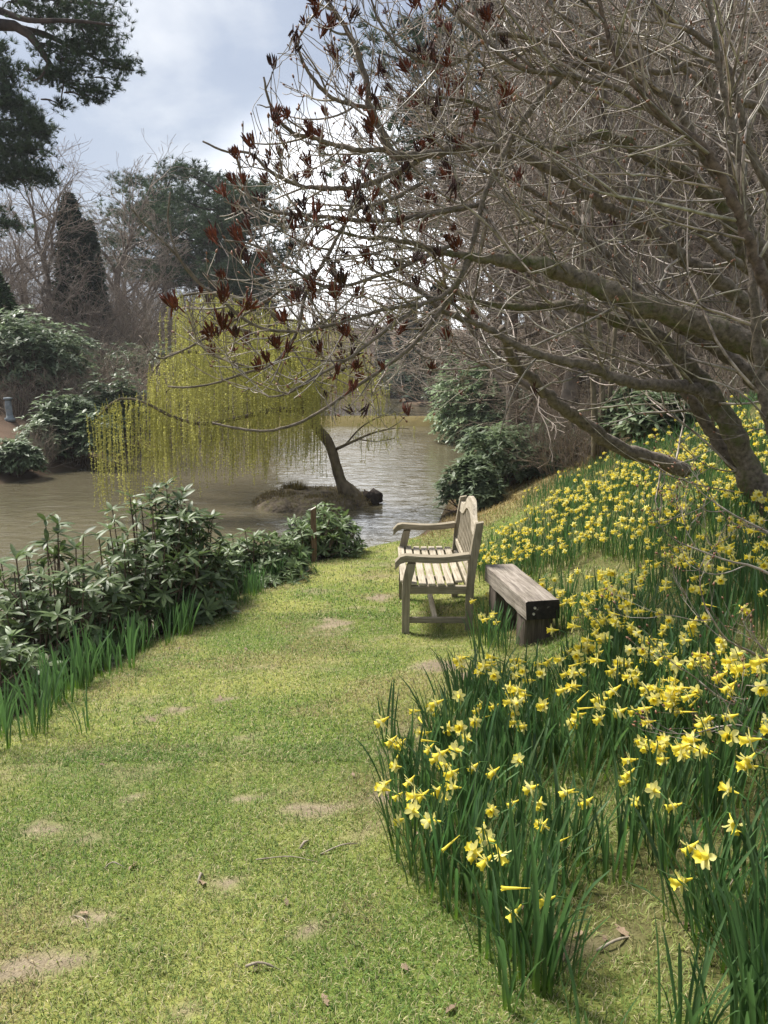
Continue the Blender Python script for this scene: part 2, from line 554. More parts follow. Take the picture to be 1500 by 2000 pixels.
M['rhodo_far'] = make_mat('rhodo_far', (0.075, 0.105, 0.055), (0.13, 0.165, 0.085), 0.45, 2, bump=0, transl=0.34, tint=True, spec=0.4)
M['rhodo_stem'] = make_mat('rhodo_stem', (0.075, 0.05, 0.036), (0.18, 0.13, 0.095), 0.85, 14, bump=0.3, bdist=0.004)
M['willow_leaf'] = make_mat('willow_leaf', (0.38, 0.375, 0.11), (0.53, 0.515, 0.18), 0.6, 1.2, bump=0, transl=0.42, tint=True)
M['willow_bark'] = make_mat('willow_bark', (0.08, 0.062, 0.04), (0.20, 0.165, 0.11), 0.95, 7, (1, 1, 0.5), 1.0, 0.03, moss=(0.11, 0.115, 0.03), mossamt=0.35)
M['daff_leaf'] = make_mat('daff_leaf', (0.05, 0.105, 0.036), (0.09, 0.165, 0.06), 0.48, 12, (1, 1, 0.3), bump=0.1, bdist=0.002, transl=0.36, tint=True, spec=0.35)
M['daff_stem'] = make_mat('daff_stem', (0.06, 0.13, 0.035), (0.10, 0.19, 0.05), 0.5, 12, bump=0, transl=0.1)
M['petal'] = make_mat('petal', (0.90, 0.83, 0.28), (0.93, 0.88, 0.44), 0.55, 30, bump=0.15, bdist=0.002, transl=0.38, tcol=(0.93, 0.87, 0.32), objrand=0.10)
M['trumpet'] = make_mat('trumpet', (0.90, 0.74, 0.06), (0.93, 0.82, 0.12), 0.55, 30, bump=0.2, bdist=0.002, transl=0.35, tcol=(0.93, 0.76, 0.06), objrand=0.05)
M['sheath'] = make_mat('sheath', (0.42, 0.33, 0.20), (0.55, 0.45, 0.28), 0.7, 30, bump=0, transl=0.3)
M['blade'] = make_mat('blade', (0.9, 0.9, 0.9), (1.0, 1.0, 1.0), 0.6, 3, bump=0, transl=0.3, tint=True, spec=0.25)
M['dead_leaf'] = make_mat('dead_leaf', (0.13, 0.085, 0.055), (0.34, 0.25, 0.17), 0.8, 25, bump=0.3, bdist=0.003, objrand=0.3, transl=0.1)
M['dry_stick'] = make_mat('dry_stick', (0.20, 0.16, 0.12), (0.42, 0.36, 0.28), 0.85, 20, bump=0.4, bdist=0.003)
M['dry_grass'] = make_mat('dry_grass', (0.20, 0.15, 0.06), (0.32, 0.26, 0.11), 0.85, 3, bump=0, tint=True, transl=0.2)
M['stake'] = make_mat('stake', (0.10, 0.06, 0.036), (0.22, 0.14, 0.085), 0.9, 8, (6, 6, 0.6), 0.5, 0.006)
M['stake_top'] = make_mat('stake_top', (0.55, 0.5, 0.42), (0.7, 0.66, 0.58), 0.85, 20, bump=0.2)
M['stone'] = make_mat('stone', (0.16, 0.19, 0.20), (0.34, 0.38, 0.40), 0.9, 6, bump=0.6, bdist=0.03)
M['island_soil'] = make_mat('island_soil', (0.06, 0.047, 0.034), (0.21, 0.17, 0.12), 0.95, 4.5, bump=1.0, bdist=0.06, moss=(0.13, 0.12, 0.04), mossamt=0.55)
M['stump'] = make_mat('stump', (0.015, 0.011, 0.009), (0.05, 0.038, 0.03), 0.95, 8, bump=1.0, bdist=0.03)


def wood(name, axis, c1, c2, c3, blotch=0.5):
    """weathered timber: grain along one axis, blotches of algae and lichen, fine cracks"""
    m = bpy.data.materials.new(name); m.use_nodes = True
    nt = m.node_tree; N, L = nt.nodes, nt.links; N.clear()
    out = N.new("ShaderNodeOutputMaterial"); pr = N.new("ShaderNodeBsdfPrincipled")
    pr.inputs["Roughness"].default_value = 0.86; pr.inputs["Specular IOR Level"].default_value = 0.2
    tc = N.new("ShaderNodeTexCoord"); mp = N.new("ShaderNodeMapping")
    s = [38.0, 38.0, 38.0]; s[axis] = 2.2
    mp.inputs["Scale"].default_value = s
    L.new(tc.outputs["Object"], mp.inputs[0])
    g = N.new("ShaderNodeTexNoise"); g.inputs["Scale"].default_value = 1.6; g.inputs["Detail"].default_value = 8; g.inputs["Roughness"].default_value = 0.7; g.inputs["Distortion"].default_value = 0.4
    L.new(mp.outputs[0], g.inputs["Vector"])
    rp = N.new("ShaderNodeValToRGB"); e = rp.color_ramp.elements
    e[0].position = 0.3; e[0].color = (*c1, 1); e[1].position = 0.72; e[1].color = (*c3, 1)
    k = e.new(0.5); k.color = (*c2, 1)
    L.new(g.outputs["Fac"], rp.inputs[0])
    b = N.new("ShaderNodeTexNoise"); b.inputs["Scale"].default_value = 7.0; b.inputs["Detail"].default_value = 6
    L.new(tc.outputs["Object"], b.inputs["Vector"])
    mr = N.new("ShaderNodeMapRange"); mr.inputs[1].default_value = 0.5; mr.inputs[2].default_value = 0.72; mr.inputs[4].default_value = blotch
    L.new(b.outputs["Fac"], mr.inputs[0])
    mx = N.new("ShaderNodeMix"); mx.data_type = 'RGBA'; mx.blend_type = 'MULTIPLY'
    L.new(mr.outputs[0], mx.inputs[0]); L.new(rp.outputs[0], mx.inputs[6]); mx.inputs[7].default_value = (0.45, 0.46, 0.34, 1)
    L.new(mx.outputs[2], pr.inputs["Base Color"])
    bp = N.new("ShaderNodeBump"); bp.inputs["Strength"].default_value = 0.7; bp.inputs["Distance"].default_value = 0.004
    L.new(g.outputs["Fac"], bp.inputs["Height"]); L.new(bp.outputs[0], pr.inputs["Normal"])
    L.new(pr.outputs[0], out.inputs[0])
    return m


BW = ((0.12, 0.10, 0.068), (0.25, 0.215, 0.155), (0.38, 0.335, 0.26))  # frame darker than slats: shade of its near faces put into the colour
M['bench_x'] = wood('bench_wood_x', 0, *BW)
M['bench_y'] = wood('bench_wood_y', 1, (0.20, 0.165, 0.12), (0.40, 0.35, 0.27), (0.55, 0.49, 0.40))
M['bench_z'] = wood('bench_wood_z', 2, *BW)
SW = ((0.085, 0.07, 0.058), (0.25, 0.215, 0.18), (0.42, 0.375, 0.325))
M['beam_y'] = wood('beam_wood_y', 1, *SW, blotch=0.3)
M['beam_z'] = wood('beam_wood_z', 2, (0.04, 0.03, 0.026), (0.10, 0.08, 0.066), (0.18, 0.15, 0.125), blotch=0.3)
M['beam_end'] = make_mat('beam_end', (0.008, 0.007, 0.007), (0.03, 0.024, 0.02), 0.9, 22, bump=0.5, bdist=0.005, c3=(0.2, 0.18, 0.15), hi=0.62)  # sawn ends near black: shade of the camera-facing end put into the colour


def ground_material():
    m = bpy.data.materials.new("ground"); m.use_nodes = True
    nt = m.node_tree; N, L = nt.nodes, nt.links; N.clear()
    out = N.new("ShaderNodeOutputMaterial"); pr = N.new("ShaderNodeBsdfPrincipled")
    pr.inputs["Roughness"].default_value = 0.95; pr.inputs["Specular IOR Level"].default_value = 0.1
    tc = N.new("ShaderNodeTexCoord")
    at_ = N.new("ShaderNodeAttribute"); at_.attribute_name = "tint"
    n1 = N.new("ShaderNodeTexNoise"); n1.inputs["Scale"].default_value = 26; n1.inputs["Detail"].default_value = 8; n1.inputs["Roughness"].default_value = 0.7
    L.new(tc.outputs["Object"], n1.inputs["Vector"])
    n2 = N.new("ShaderNodeTexNoise"); n2.inputs["Scale"].default_value = 150; n2.inputs["Detail"].default_value = 3
    L.new(tc.outputs["Object"], n2.inputs["Vector"])
    r = N.new("ShaderNodeValToRGB"); e = r.color_ramp.elements
    e[0].position = 0.3; e[0].color = (0.5, 0.48, 0.45, 1); e[1].position = 0.7; e[1].color = (1.35, 1.35, 1.3, 1)
    ad = N.new("ShaderNodeMath"); ad.operation = 'ADD'
    h1 = N.new("ShaderNodeMath"); h1.operation = 'MULTIPLY'; h1.inputs[1].default_value = 0.55
    h2 = N.new("ShaderNodeMath"); h2.operation = 'MULTIPLY'; h2.inputs[1].default_value = 0.45
    L.new(n1.outputs["Fac"], h1.inputs[0]); L.new(n2.outputs["Fac"], h2.inputs[0])
    L.new(h1.outputs[0], ad.inputs[0]); L.new(h2.outputs[0], ad.inputs[1])
    L.new(ad.outputs[0], r.inputs[0])
    mx = N.new("ShaderNodeMix"); mx.data_type = 'RGBA'; mx.blend_type = 'MULTIPLY'; mx.inputs[0].default_value = 1
    L.new(at_.outputs["Color"], mx.inputs[6]); L.new(r.outputs[0], mx.inputs[7])
    L.new(mx.outputs[2], pr.inputs["Base Color"])
    bp = N.new("ShaderNodeBump"); bp.inputs["Strength"].default_value = 0.8; bp.inputs["Distance"].default_value = 0.02
    L.new(ad.outputs[0], bp.inputs["Height"]); L.new(bp.outputs[0], pr.inputs["Normal"])
    L.new(pr.outputs[0], out.inputs[0])
    return m


def water_material():
    m = bpy.data.materials.new("water"); m.use_nodes = True
    nt = m.node_tree; N, L = nt.nodes, nt.links; N.clear()
    out = N.new("ShaderNodeOutputMaterial"); pr = N.new("ShaderNodeBsdfPrincipled")
    pr.inputs["Roughness"].default_value = 0.05; pr.inputs["IOR"].default_value = 1.45
    pr.inputs["Specular IOR Level"].default_value = 0.5
    tc = N.new("ShaderNodeTexCoord")
    nb = N.new("ShaderNodeTexNoise"); nb.inputs["Scale"].default_value = 0.25; nb.inputs["Detail"].default_value = 3
    L.new(tc.outputs["Object"], nb.inputs["Vector"])
    r = N.new("ShaderNodeValToRGB"); e = r.color_ramp.elements
    e[0].position = 0.3; e[0].color = (0.10, 0.088, 0.054, 1); e[1].position = 0.7; e[1].color = (0.14, 0.122, 0.078, 1)
    L.new(nb.outputs["Fac"], r.inputs[0]); L.new(r.outputs[0], pr.inputs["Base Color"])
    mp = N.new("ShaderNodeMapping"); mp.inputs["Scale"].default_value = (1.1, 1.7, 1); mp.inputs["Rotation"].default_value = (0, 0, math.radians(-8))
    L.new(tc.outputs["Object"], mp.inputs[0])
    w1 = N.new("ShaderNodeTexNoise"); w1.inputs["Scale"].default_value = 1.7; w1.inputs["Detail"].default_value = 4; w1.inputs["Roughness"].default_value = 0.5; w1.inputs["Distortion"].default_value = 0.6
    L.new(mp.outputs[0], w1.inputs["Vector"])
    # ripples come and go in gusts over the pond
    gn = N.new("ShaderNodeTexNoise"); gn.inputs["Scale"].default_value = 0.16; gn.inputs["Detail"].default_value = 2
    L.new(tc.outputs["Object"], gn.inputs["Vector"])
    gm = N.new("ShaderNodeMapRange"); gm.inputs[1].default_value = 0.35; gm.inputs[2].default_value = 0.65; gm.inputs[3].default_value = 0.45; gm.inputs[4].default_value = 1.0
    L.new(gn.outputs["Fac"], gm.inputs[0])
    bp = N.new("ShaderNodeBump"); bp.inputs["Distance"].default_value = 0.055
    L.new(gm.outputs[0], bp.inputs["Strength"])
    L.new(w1.outputs["Fac"], bp.inputs["Height"]); L.new(bp.outputs[0], pr.inputs["Normal"])
    L.new(pr.outputs[0], out.inputs[0])
    return m


M['ground'] = ground_material()
M['water'] = water_material()

# ------------------------------------------------------------------ the ground
SOIL = []      # (x, y, rx, ry) worn patches of the lawn
for px, py, rx, ry in ((655, 1220, 55, 22), (740, 1167, 28, 12), (340, 1385, 40, 14), (92, 1620, 42, 18), (190, 1640, 36, 14), (440, 1370, 30, 10),
                       (870, 1303, 80, 18), (0, 1900, 70, 34), (605, 1585, 75, 16), (590, 1755, 60, 30), (420, 1735, 45, 22), (330, 1965, 60, 26),
                       (760, 1560, 50, 20), (268, 1553, 22, 10), (120, 1895, 60, 26), (740, 1480, 40, 14), (295, 1405, 40, 10), (700, 1640, 40, 12),
                       (915, 1320, 40, 14), (600, 1835, 30, 16), (180, 1795, 40, 14), (480, 1560, 40, 10), (1080, 1850, 30, 60), (1170, 1850, 70, 24), (930, 1420, 40, 26)):
    p = ground_hit(px, py)
    dd = math.hypot(p.y, EYE - p.z)
    SOIL.append((p.x, p.y, rx * dd / FPX, ry * dd / FPX * dd / max(0.4, EYE - p.z)))


def soil_w(x, y):
    x = np.asarray(x, float); y = np.asarray(y, float)
    w = np.zeros_like(x)
    wob = (fbm(x * 9, y * 9, 21, 5) - 0.5) * 3.6
    for sx, sy, rx, ry in SOIL:
        r = np.hypot((x - sx) / rx, (y - sy) / ry)
        w = np.maximum(w, np.clip((0.75 - r * 0.75 + wob * 0.55) * 2.2, 0, 1) * np.clip(1.7 - r, 0, 1))
    return w


_YD = np.array([0, 1.2, 1.5, 1.8, 2.2, 2.7, 3.2, 4.0, 5.0, 6.0, 7.0, 8.0, 10.0, 12.0])
_XD = np.array([1.0, 0.75, 0.5, 0.3, 0.1, 0.02, 0.22, 0.50, 0.72, 0.85, 0.86, 1.0, 1.7, 2.6])


def axis_pts(segs):
    out = []
    for a, b, st in segs:
        out.append(np.arange(a, b, st))
    return np.concatenate(out + [np.array([segs[-1][1]])])


xs = axis_pts([(-170, -60, 10), (-60, -20, 2.0), (-20, -4, 0.5), (-4, 5, 0.07), (5, 12, 0.3), (12, 40, 1.2), (40, 170, 10)])
ys = axis_pts([(-30, -2, 2), (-2, 1, 0.3), (1, 9, 0.06), (9, 18, 0.15), (18, 50, 0.5), (50, 120, 2), (120, 180, 10)])
X, Yg = np.meshgrid(xs, ys)
Z = height(X, Yg)
xe = np.interp(Yg, _Y, _XE); xd = np.interp(Yg, _YD, _XD)
lawn = np.clip((X - xe + 0.35) / 0.3, 0, 1) * np.clip((13 - Yg) / 2.5, 0, 1)
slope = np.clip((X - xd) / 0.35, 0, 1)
n_a = fbm(X * 1.7, Yg * 1.7, 31); n_b = fbm(X * 5, Yg * 5, 41); n_c = fbm(X * 0.5, Yg * 0.5, 51)
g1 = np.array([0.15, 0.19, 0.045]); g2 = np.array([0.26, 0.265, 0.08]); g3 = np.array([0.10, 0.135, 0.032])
grass = g1 + (g2 - g1) * np.clip((n_a - 0.4) * 3.5, 0, 1)[..., None]
grass = grass + (g3 - grass) * (np.clip((n_b - 0.52) * 4, 0, 1) * 0.6)[..., None]
th = np.clip((fbm(X * 1.9 + 7, Yg * 1.9, 91, 5) - 0.52) * 4.5, 0, 0.42)[..., None]
grass = grass * (1 - th) + np.array([0.21, 0.165, 0.085]) * th
soilc = np.array([0.25, 0.205, 0.145]) * (0.62 + 0.7 * n_b)[..., None]
sw = soil_w(X, Yg)
sp = np.clip((fbm(X * 3.1, Yg * 3.1, 61, 5) + 0.5 * fbm(X * 13, Yg * 13, 63, 3) - 0.88) * 7, 0, 1) * 0.5
sw = np.maximum(sw, sp)
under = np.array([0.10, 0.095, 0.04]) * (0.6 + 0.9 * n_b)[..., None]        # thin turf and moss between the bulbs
lit = np.array([0.135, 0.092, 0.066]) * (0.55 + 0.9 * n_b)[..., None]         # leaf litter
dry = np.array([0.30, 0.245, 0.115]) * (0.7 + 0.6 * n_b)[..., None]          # bleached bank
C = grass * (1 - sw[..., None]) + soilc * sw[..., None]
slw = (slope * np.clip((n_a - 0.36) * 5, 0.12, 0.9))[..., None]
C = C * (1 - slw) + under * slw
lw = lawn[..., None]
C = C * lw + lit * (1 - lw)
dw = (np.clip((Yg - 10.5) / 1.5, 0, 1) * np.clip((21 - Yg) / 4, 0, 1) * np.clip((X - xe) / 0.4, 0, 1) * np.clip((6.0 - X) / 1.5, 0, 1))[..., None]
C = C * (1 - dw) + dry * dw
mud = np.clip((WATER_Z + 0.12 - Z) / 0.1, 0, 1)[..., None]
C = C * (1 - mud) + np.array([0.07, 0.055, 0.035]) * mud
damw = ((np.abs(Yg - 41.5) < 3.5) & (X > xe - 14) & (X < xe)).astype(float)[..., None]
C = C * (1 - 0.8 * damw) + np.array([0.19, 0.16, 0.06]) * 0.8 * damw
nx, ny = len(xs), len(ys)
ii = np.arange(ny - 1)[:, None] * nx + np.arange(nx - 1)[None, :]
Q = np.stack([ii, ii + 1, ii + nx + 1, ii + nx], -1).reshape(-1, 4)
gb = MB()
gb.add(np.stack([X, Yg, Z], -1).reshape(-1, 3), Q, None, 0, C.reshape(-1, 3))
ground = tag(gb.build("ground", M['ground']), kind='structure')

wb = MB()
wx = np.linspace(-60, 40, 41); wy = np.linspace(-20, 90, 45)
WX, WY = np.meshgrid(wx, wy)
i2 = np.arange(44)[:, None] * 41 + np.arange(40)[None, :]
wb.add(np.stack([WX, WY, np.full_like(WX, WATER_Z)], -1).reshape(-1, 3), np.stack([i2, i2 + 1, i2 + 42, i2 + 41], -1).reshape(-1, 4))
tag(wb.build("water", M['water']), kind='structure')


# ------------------------------------------------------------------ lawn grass (short turf, uncountable)
def grass_field():
    mb = MB()
    def patch(n, ylo, yhi, xlo, xhi, ln, wd, lie):
        x = rng.uniform(xlo, xhi, n); y = ylo + (yhi - ylo) * rng.uniform(0, 1, n) ** 1.15
        xe = np.interp(y, _Y, _XE); xd = np.interp(y, _YD, _XD)
        keep = (x > xe - 0.35) & (np.abs(x) < 0.75 * y + 1.3) & (x < np.interp(y, _Y, _XR) + 3.4)
        sw = np.maximum(soil_w(x, y), np.clip((fbm(x * 3.1, y * 3.1, 61, 5) + 0.5 * fbm(x * 13, y * 13, 63, 3) - 0.88) * 7, 0, 1) * 0.5)
        keep &= rng.uniform(0, 1, n) > sw * 0.85
        sl = np.clip((x - xd - 0.05) / 0.4, 0, 1)
        na = fbm(x * 1.7, y * 1.7, 31)
        keep &= rng.uniform(0, 1, n) > sl * np.clip((na - 0.36) * 5, 0.12, 0.9) * 0.8
        x, y, sl, na = x[keep], y[keep], sl[keep], na[keep]; n = len(x)
        z = height(x, y) - 0.004
        L_ = ln * rng.uniform(0.5, 1.35, n) * (1 + 0.6 * sl); W_ = wd * rng.uniform(0.7, 1.3, n)
        a = rng.uniform(0, TAU, n); tilt = rng.uniform(0.35, lie, n)
        d0 = np.stack([np.cos(a) * np.sin(tilt * 0.5), np.sin(a) * np.sin(tilt * 0.5), np.cos(tilt * 0.5)], 1)
        t2 = np.minimum(tilt * 1.5, 1.6)
        d1 = np.stack([np.cos(a) * np.sin(t2), np.sin(a) * np.sin(t2), np.cos(t2)], 1)
        b = a + math.pi / 2 + rng.uniform(-0.5, 0.5, n)
        s = np.stack([np.cos(b), np.sin(b), np.zeros(n)], 1) * W_[:, None] * 0.5
        p0 = np.stack([x, y, z], 1); p1 = p0 + d0 * L_[:, None] * 0.5; p2 = p1 + d1 * L_[:, None] * 0.5
        V = np.stack([p0 - s, p0 + s, p1 + s * 0.85, p1 - s * 0.85, p2], 1).reshape(-1, 3)
        o = np.arange(n)[:, None] * 5
        Q = o + np.array([[0, 1, 2, 3]]); T = o + np.array([[3, 2, 4]])
        u = rng.uniform(0, 1, n)
        cg = np.array([0.155, 0.25, 0.055]); cy = np.array([0.305, 0.355, 0.105]); cs = np.array([0.52, 0.46, 0.26]); cd = np.array([0.06, 0.115, 0.028])
        k = np.clip((na - 0.38) * 3.2 + rng.normal(0, 0.28, n), 0, 1)[:, None]
        c = cg * (1 - k) + cy * k
        th = np.clip((fbm(x * 1.9 + 7, y * 1.9, 91, 5) - 0.52) * 4.5, 0, 0.42)
        c = np.where((rng.uniform(0, 1, n) < th * 0.85)[:, None], np.array([[0.25, 0.20, 0.10]]) * rng.uniform(0.7, 1.3, n)[:, None], c)
        c = np.where((u < 0.24)[:, None], cs * rng.uniform(0.7, 1.1, n)[:, None], c)
        c = np.where((u > 0.88)[:, None], cd, c)
        c *= rng.uniform(0.75, 1.25, n)[:, None]
        mb.add(V, Q, T, 0, np.repeat(c, 5, 0))
    patch(300000, 0.9, 3.2, -2.4, 2.1, 0.027, 0.0023, 1.5)
    patch(170000, 3.0, 6.2, -2.2, 3.6, 0.028, 0.0038, 1.5)
    patch(90000, 6.0, 13.0, -1.9, 5.5, 0.034, 0.0075, 1.45)
    return tag(mb.build("grass", M['blade']), kind='stuff')


grass_field()


def dry_bank_grass():
    mb = MB()
    n = 26000
    x = rng.uniform(0.5, 7.0, n); y = rng.uniform(9.5, 20, n)
    xe = np.interp(y, _Y, _XE)
    k = (x > xe - 0.2) & (rng.uniform(0, 1, n) < np.clip((y - 9.5) / 2.5, 0, 1))
    x, y = x[k], y[k]; n = len(x)
    z = height(x, y)
    a = rng.uniform(0, TAU, n); L_ = rng.uniform(0.04, 0.13, n); t = rng.uniform(0.3, 1.4, n)
    p0 = np.stack([x, y, z], 1)
    p1 = p0 + np.stack([np.cos(a) * np.sin(t), np.sin(a) * np.sin(t), np.cos(t)], 1) * L_[:, None]
    s = np.stack([-np.sin(a), np.cos(a), np.zeros(n)], 1) * 0.007
    V = np.stack([p0 - s, p0 + s, p1], 1).reshape(-1, 3)
    mb.add(V, None, np.arange(n * 3).reshape(-1, 3), 0, np.repeat(rng.uniform(0.6, 1.25, (n, 1)) * np.array([[1, 1, 1]]), 3, 0))
    tag(mb.build("dry_grass", M['dry_grass']), kind='stuff')


dry_bank_grass()


# ------------------------------------------------------------------ wooden garden bench (faces the water, seen from its end)
def garden_bench():
    p = ground_hit(790, 1241)
    q = ground_hit(921, 1228)
    x0 = p.x - 0.02; D = 0.555; LEN = 1.25
    root = thing("garden_bench", "weathered wooden garden bench with arms, slatted seat and curved back beside the lawn", "bench", (x0, p.y, p.z - 0.01), 0)
    T = 0.058        # leg thickness
    SH = 0.43; AH = 0.645
    def near(y0, y1):
        return y0, y1
    for k, (ya, yb) in enumerate(((0, T), (LEN - T, LEN))):
        far_drop = 0.10 if k else 0.0
        # front leg: straight foot, then swept back up to the arm
        f = [(0, -far_drop), (0, 0.2), (0.0, 0.36), (0.004, 0.44), (0.022, 0.52), (0.040, 0.58), (0.046, AH - 0.055)]
        b = [(T, -far_drop), (T + 0.002, 0.2), (T + 0.004, 0.36), (T + 0.014, 0.44), (T + 0.034, 0.52), (T + 0.044, 0.58), (T + 0.048, AH - 0.055)]
        mb = MB(); strip_solid(mb, b, f, ya, yb); mb.build("leg", M['bench_z'], root, False)
        # back leg running up into the raked back post
        f = [(D - T, -far_drop), (D - T, 0.22), (D - T + 0.002, 0.42), (D - T + 0.018, 0.60), (D - T + 0.045, 0.78), (D - T + 0.066, 0.905)]
        b = [(D, -far_drop), (D, 0.22), (D + 0.004, 0.42), (D + 0.022, 0.60), (D + 0.049, 0.78), (D + 0.066, 0.915)]
        mb = MB(); strip_solid(mb, b, f, ya, yb); mb.build("leg", M['bench_z'], root, False)
        # arm rest: dips, then rolls over the front
        u = np.linspace(0, 1, 15)
        xa = -0.055 + u * (D - T + 0.055 + 0.02)
        top = AH + 0.012 * np.cos(u * 5.2) + 0.018 * u - 0.055 * np.clip((0.13 - u) / 0.13, 0, 1) ** 2
        th = 0.048 + 0.012 * np.clip((0.2 - u) / 0.2, 0, 1)
        mb = MB()
        strip_solid(mb, np.stack([xa, top], 1), np.stack([xa, top - th], 1), ya - 0.012, yb + 0.012)
        mb.build("armrest", M['bench_x'], root, False)
        e = 0.006
        mb = MB(); box(mb, (T - 0.002, ya + e, SH - 0.085), (D - T + 0.004, yb - e, SH - 0.022), 0, 0.004); mb.build("seat_rail", M['bench_x'], root, False)
        mb = MB(); box(mb, (T - 0.002, ya + 0.012, 0.105), (D - T + 0.004, yb - 0.012, 0.15), 0, 0.004); mb.build("stretcher", M['bench_x'], root, False)
    mb = MB(); box(mb, (0.008, T - 0.003, SH - 0.10), (0.046, LEN - T + 0.003, SH - 0.02), 0, 0.004); mb.build("front_rail", M['bench_y'], root, False)
    mb = MB(); box(mb, (D - T + 0.012, T - 0.003, SH - 0.09), (D - 0.012, LEN - T + 0.003, SH - 0.025), 0, 0.004); mb.build("back_rail", M['bench_y'], root, False)
    mb = MB(); box(mb, (0.24, T - 0.003, 0.11), (0.28, LEN - T + 0.003, 0.15), 0, 0.004); mb.build("stretcher", M['bench_y'], root, False)
    # dished seat of seven slats
    n = 7; w = 0.056; gap = (D - T - 0.01 - n * w) / (n - 1) if n > 1 else 0
    for i in range(n):
        xa = -0.012 + i * (w + gap)
        xm = xa + w / 2
        dz = 0.014 * ((xm - 0.24) / 0.24) ** 2
        ends = (0.006, LEN - 0.006) if 0 < i < n - 1 else (T + 0.004, LEN - T - 0.004)
        if i == 0:
            xa += 0.0
        mb = MB()
        box(mb, (xa, ends[0], SH - 0.021 + dz + rnd.uniform(-.001, .001)), (xa + w, ends[1], SH + dz + rnd.uniform(-.001, .001)), 0, 0.004)
        mb.build("slat", M['bench_y'], root, False)
    # back: bottom rail, arched crest rail, upright slats
    def bx(z):
        return D - T + 0.012 + 0.066 * max(0.0, (z - 0.44) / 0.47)
    mb = MB()
    box(mb, (bx(0.5), T - 0.003, 0.475), (bx(0.5) + 0.032, LEN - T + 0.003, 0.53), 0, 0.004); mb.build("back_rail", M['bench_y'], root, False)
    u = np.linspace(0, 1, 33)
    yy = T - 0.003 + u * (LEN - 2 * T + 0.006)
    hump = np.exp(-((u - 0.5) / 0.23) ** 4)
    top = 0.865 + 0.115 * hump + 0.02 * np.sin(u * math.pi)
    bot = top - 0.085 - 0.02 * hump
    mb = MB()
    V = []
    for zt, off in ((top, 0.0), (bot, 0.0), (top, 0.036), (bot, 0.036)):
        V.append(np.stack([np.array([bx(z) for z in zt]) + off, yy, zt], 1))
    V = np.concatenate(V); n = 33; Qs = []
    for i in range(n - 1):
        Qs += [(i, n + i, n + i + 1, i + 1), (2 * n + i, 2 * n + i + 1, 3 * n + i + 1, 3 * n + i), (i, i + 1, 2 * n + i + 1, 2 * n + i), (n + i, 3 * n + i, 3 * n + i + 1, n + i + 1)]
    Qs += [(0, 2 * n, 3 * n, n), (n - 1, 2 * n - 1, 4 * n - 1, 3 * n - 1)]
    mb.add(V, Qs); mb.build("crest_rail", M['bench_y'], root, False)
    for i in range(13):
        yc = T + 0.045 + (LEN - 2 * T - 0.09) * i / 12
        uu = (yc - T) / (LEN - 2 * T)
        zt = float(np.interp(uu, u, bot)) + 0.004
        za, zb_ = 0.528, zt
        mb = MB()
        prof = np.linspace(za, zb_, 6)
        wv = 0.026
        V = []
        for z in prof:
            xx = bx(z) + 0.009 + 0.008 * math.sin((z - za) / (zb_ - za) * math.pi)
            V += [(xx, yc - wv, z), (xx, yc + wv, z), (xx + 0.014, yc + wv, z), (xx + 0.014, yc - wv, z)]
        Qs = []
        for j in range(5):
            for e in range(4):
                Qs.append((j * 4 + e, j * 4 + (e + 1) % 4, j * 4 + 4 + (e + 1) % 4, j * 4 + 4 + e))
        mb.add(V, Qs); mb.build("back_slat", M['bench_z'], root, False)
    return root


garden_bench()


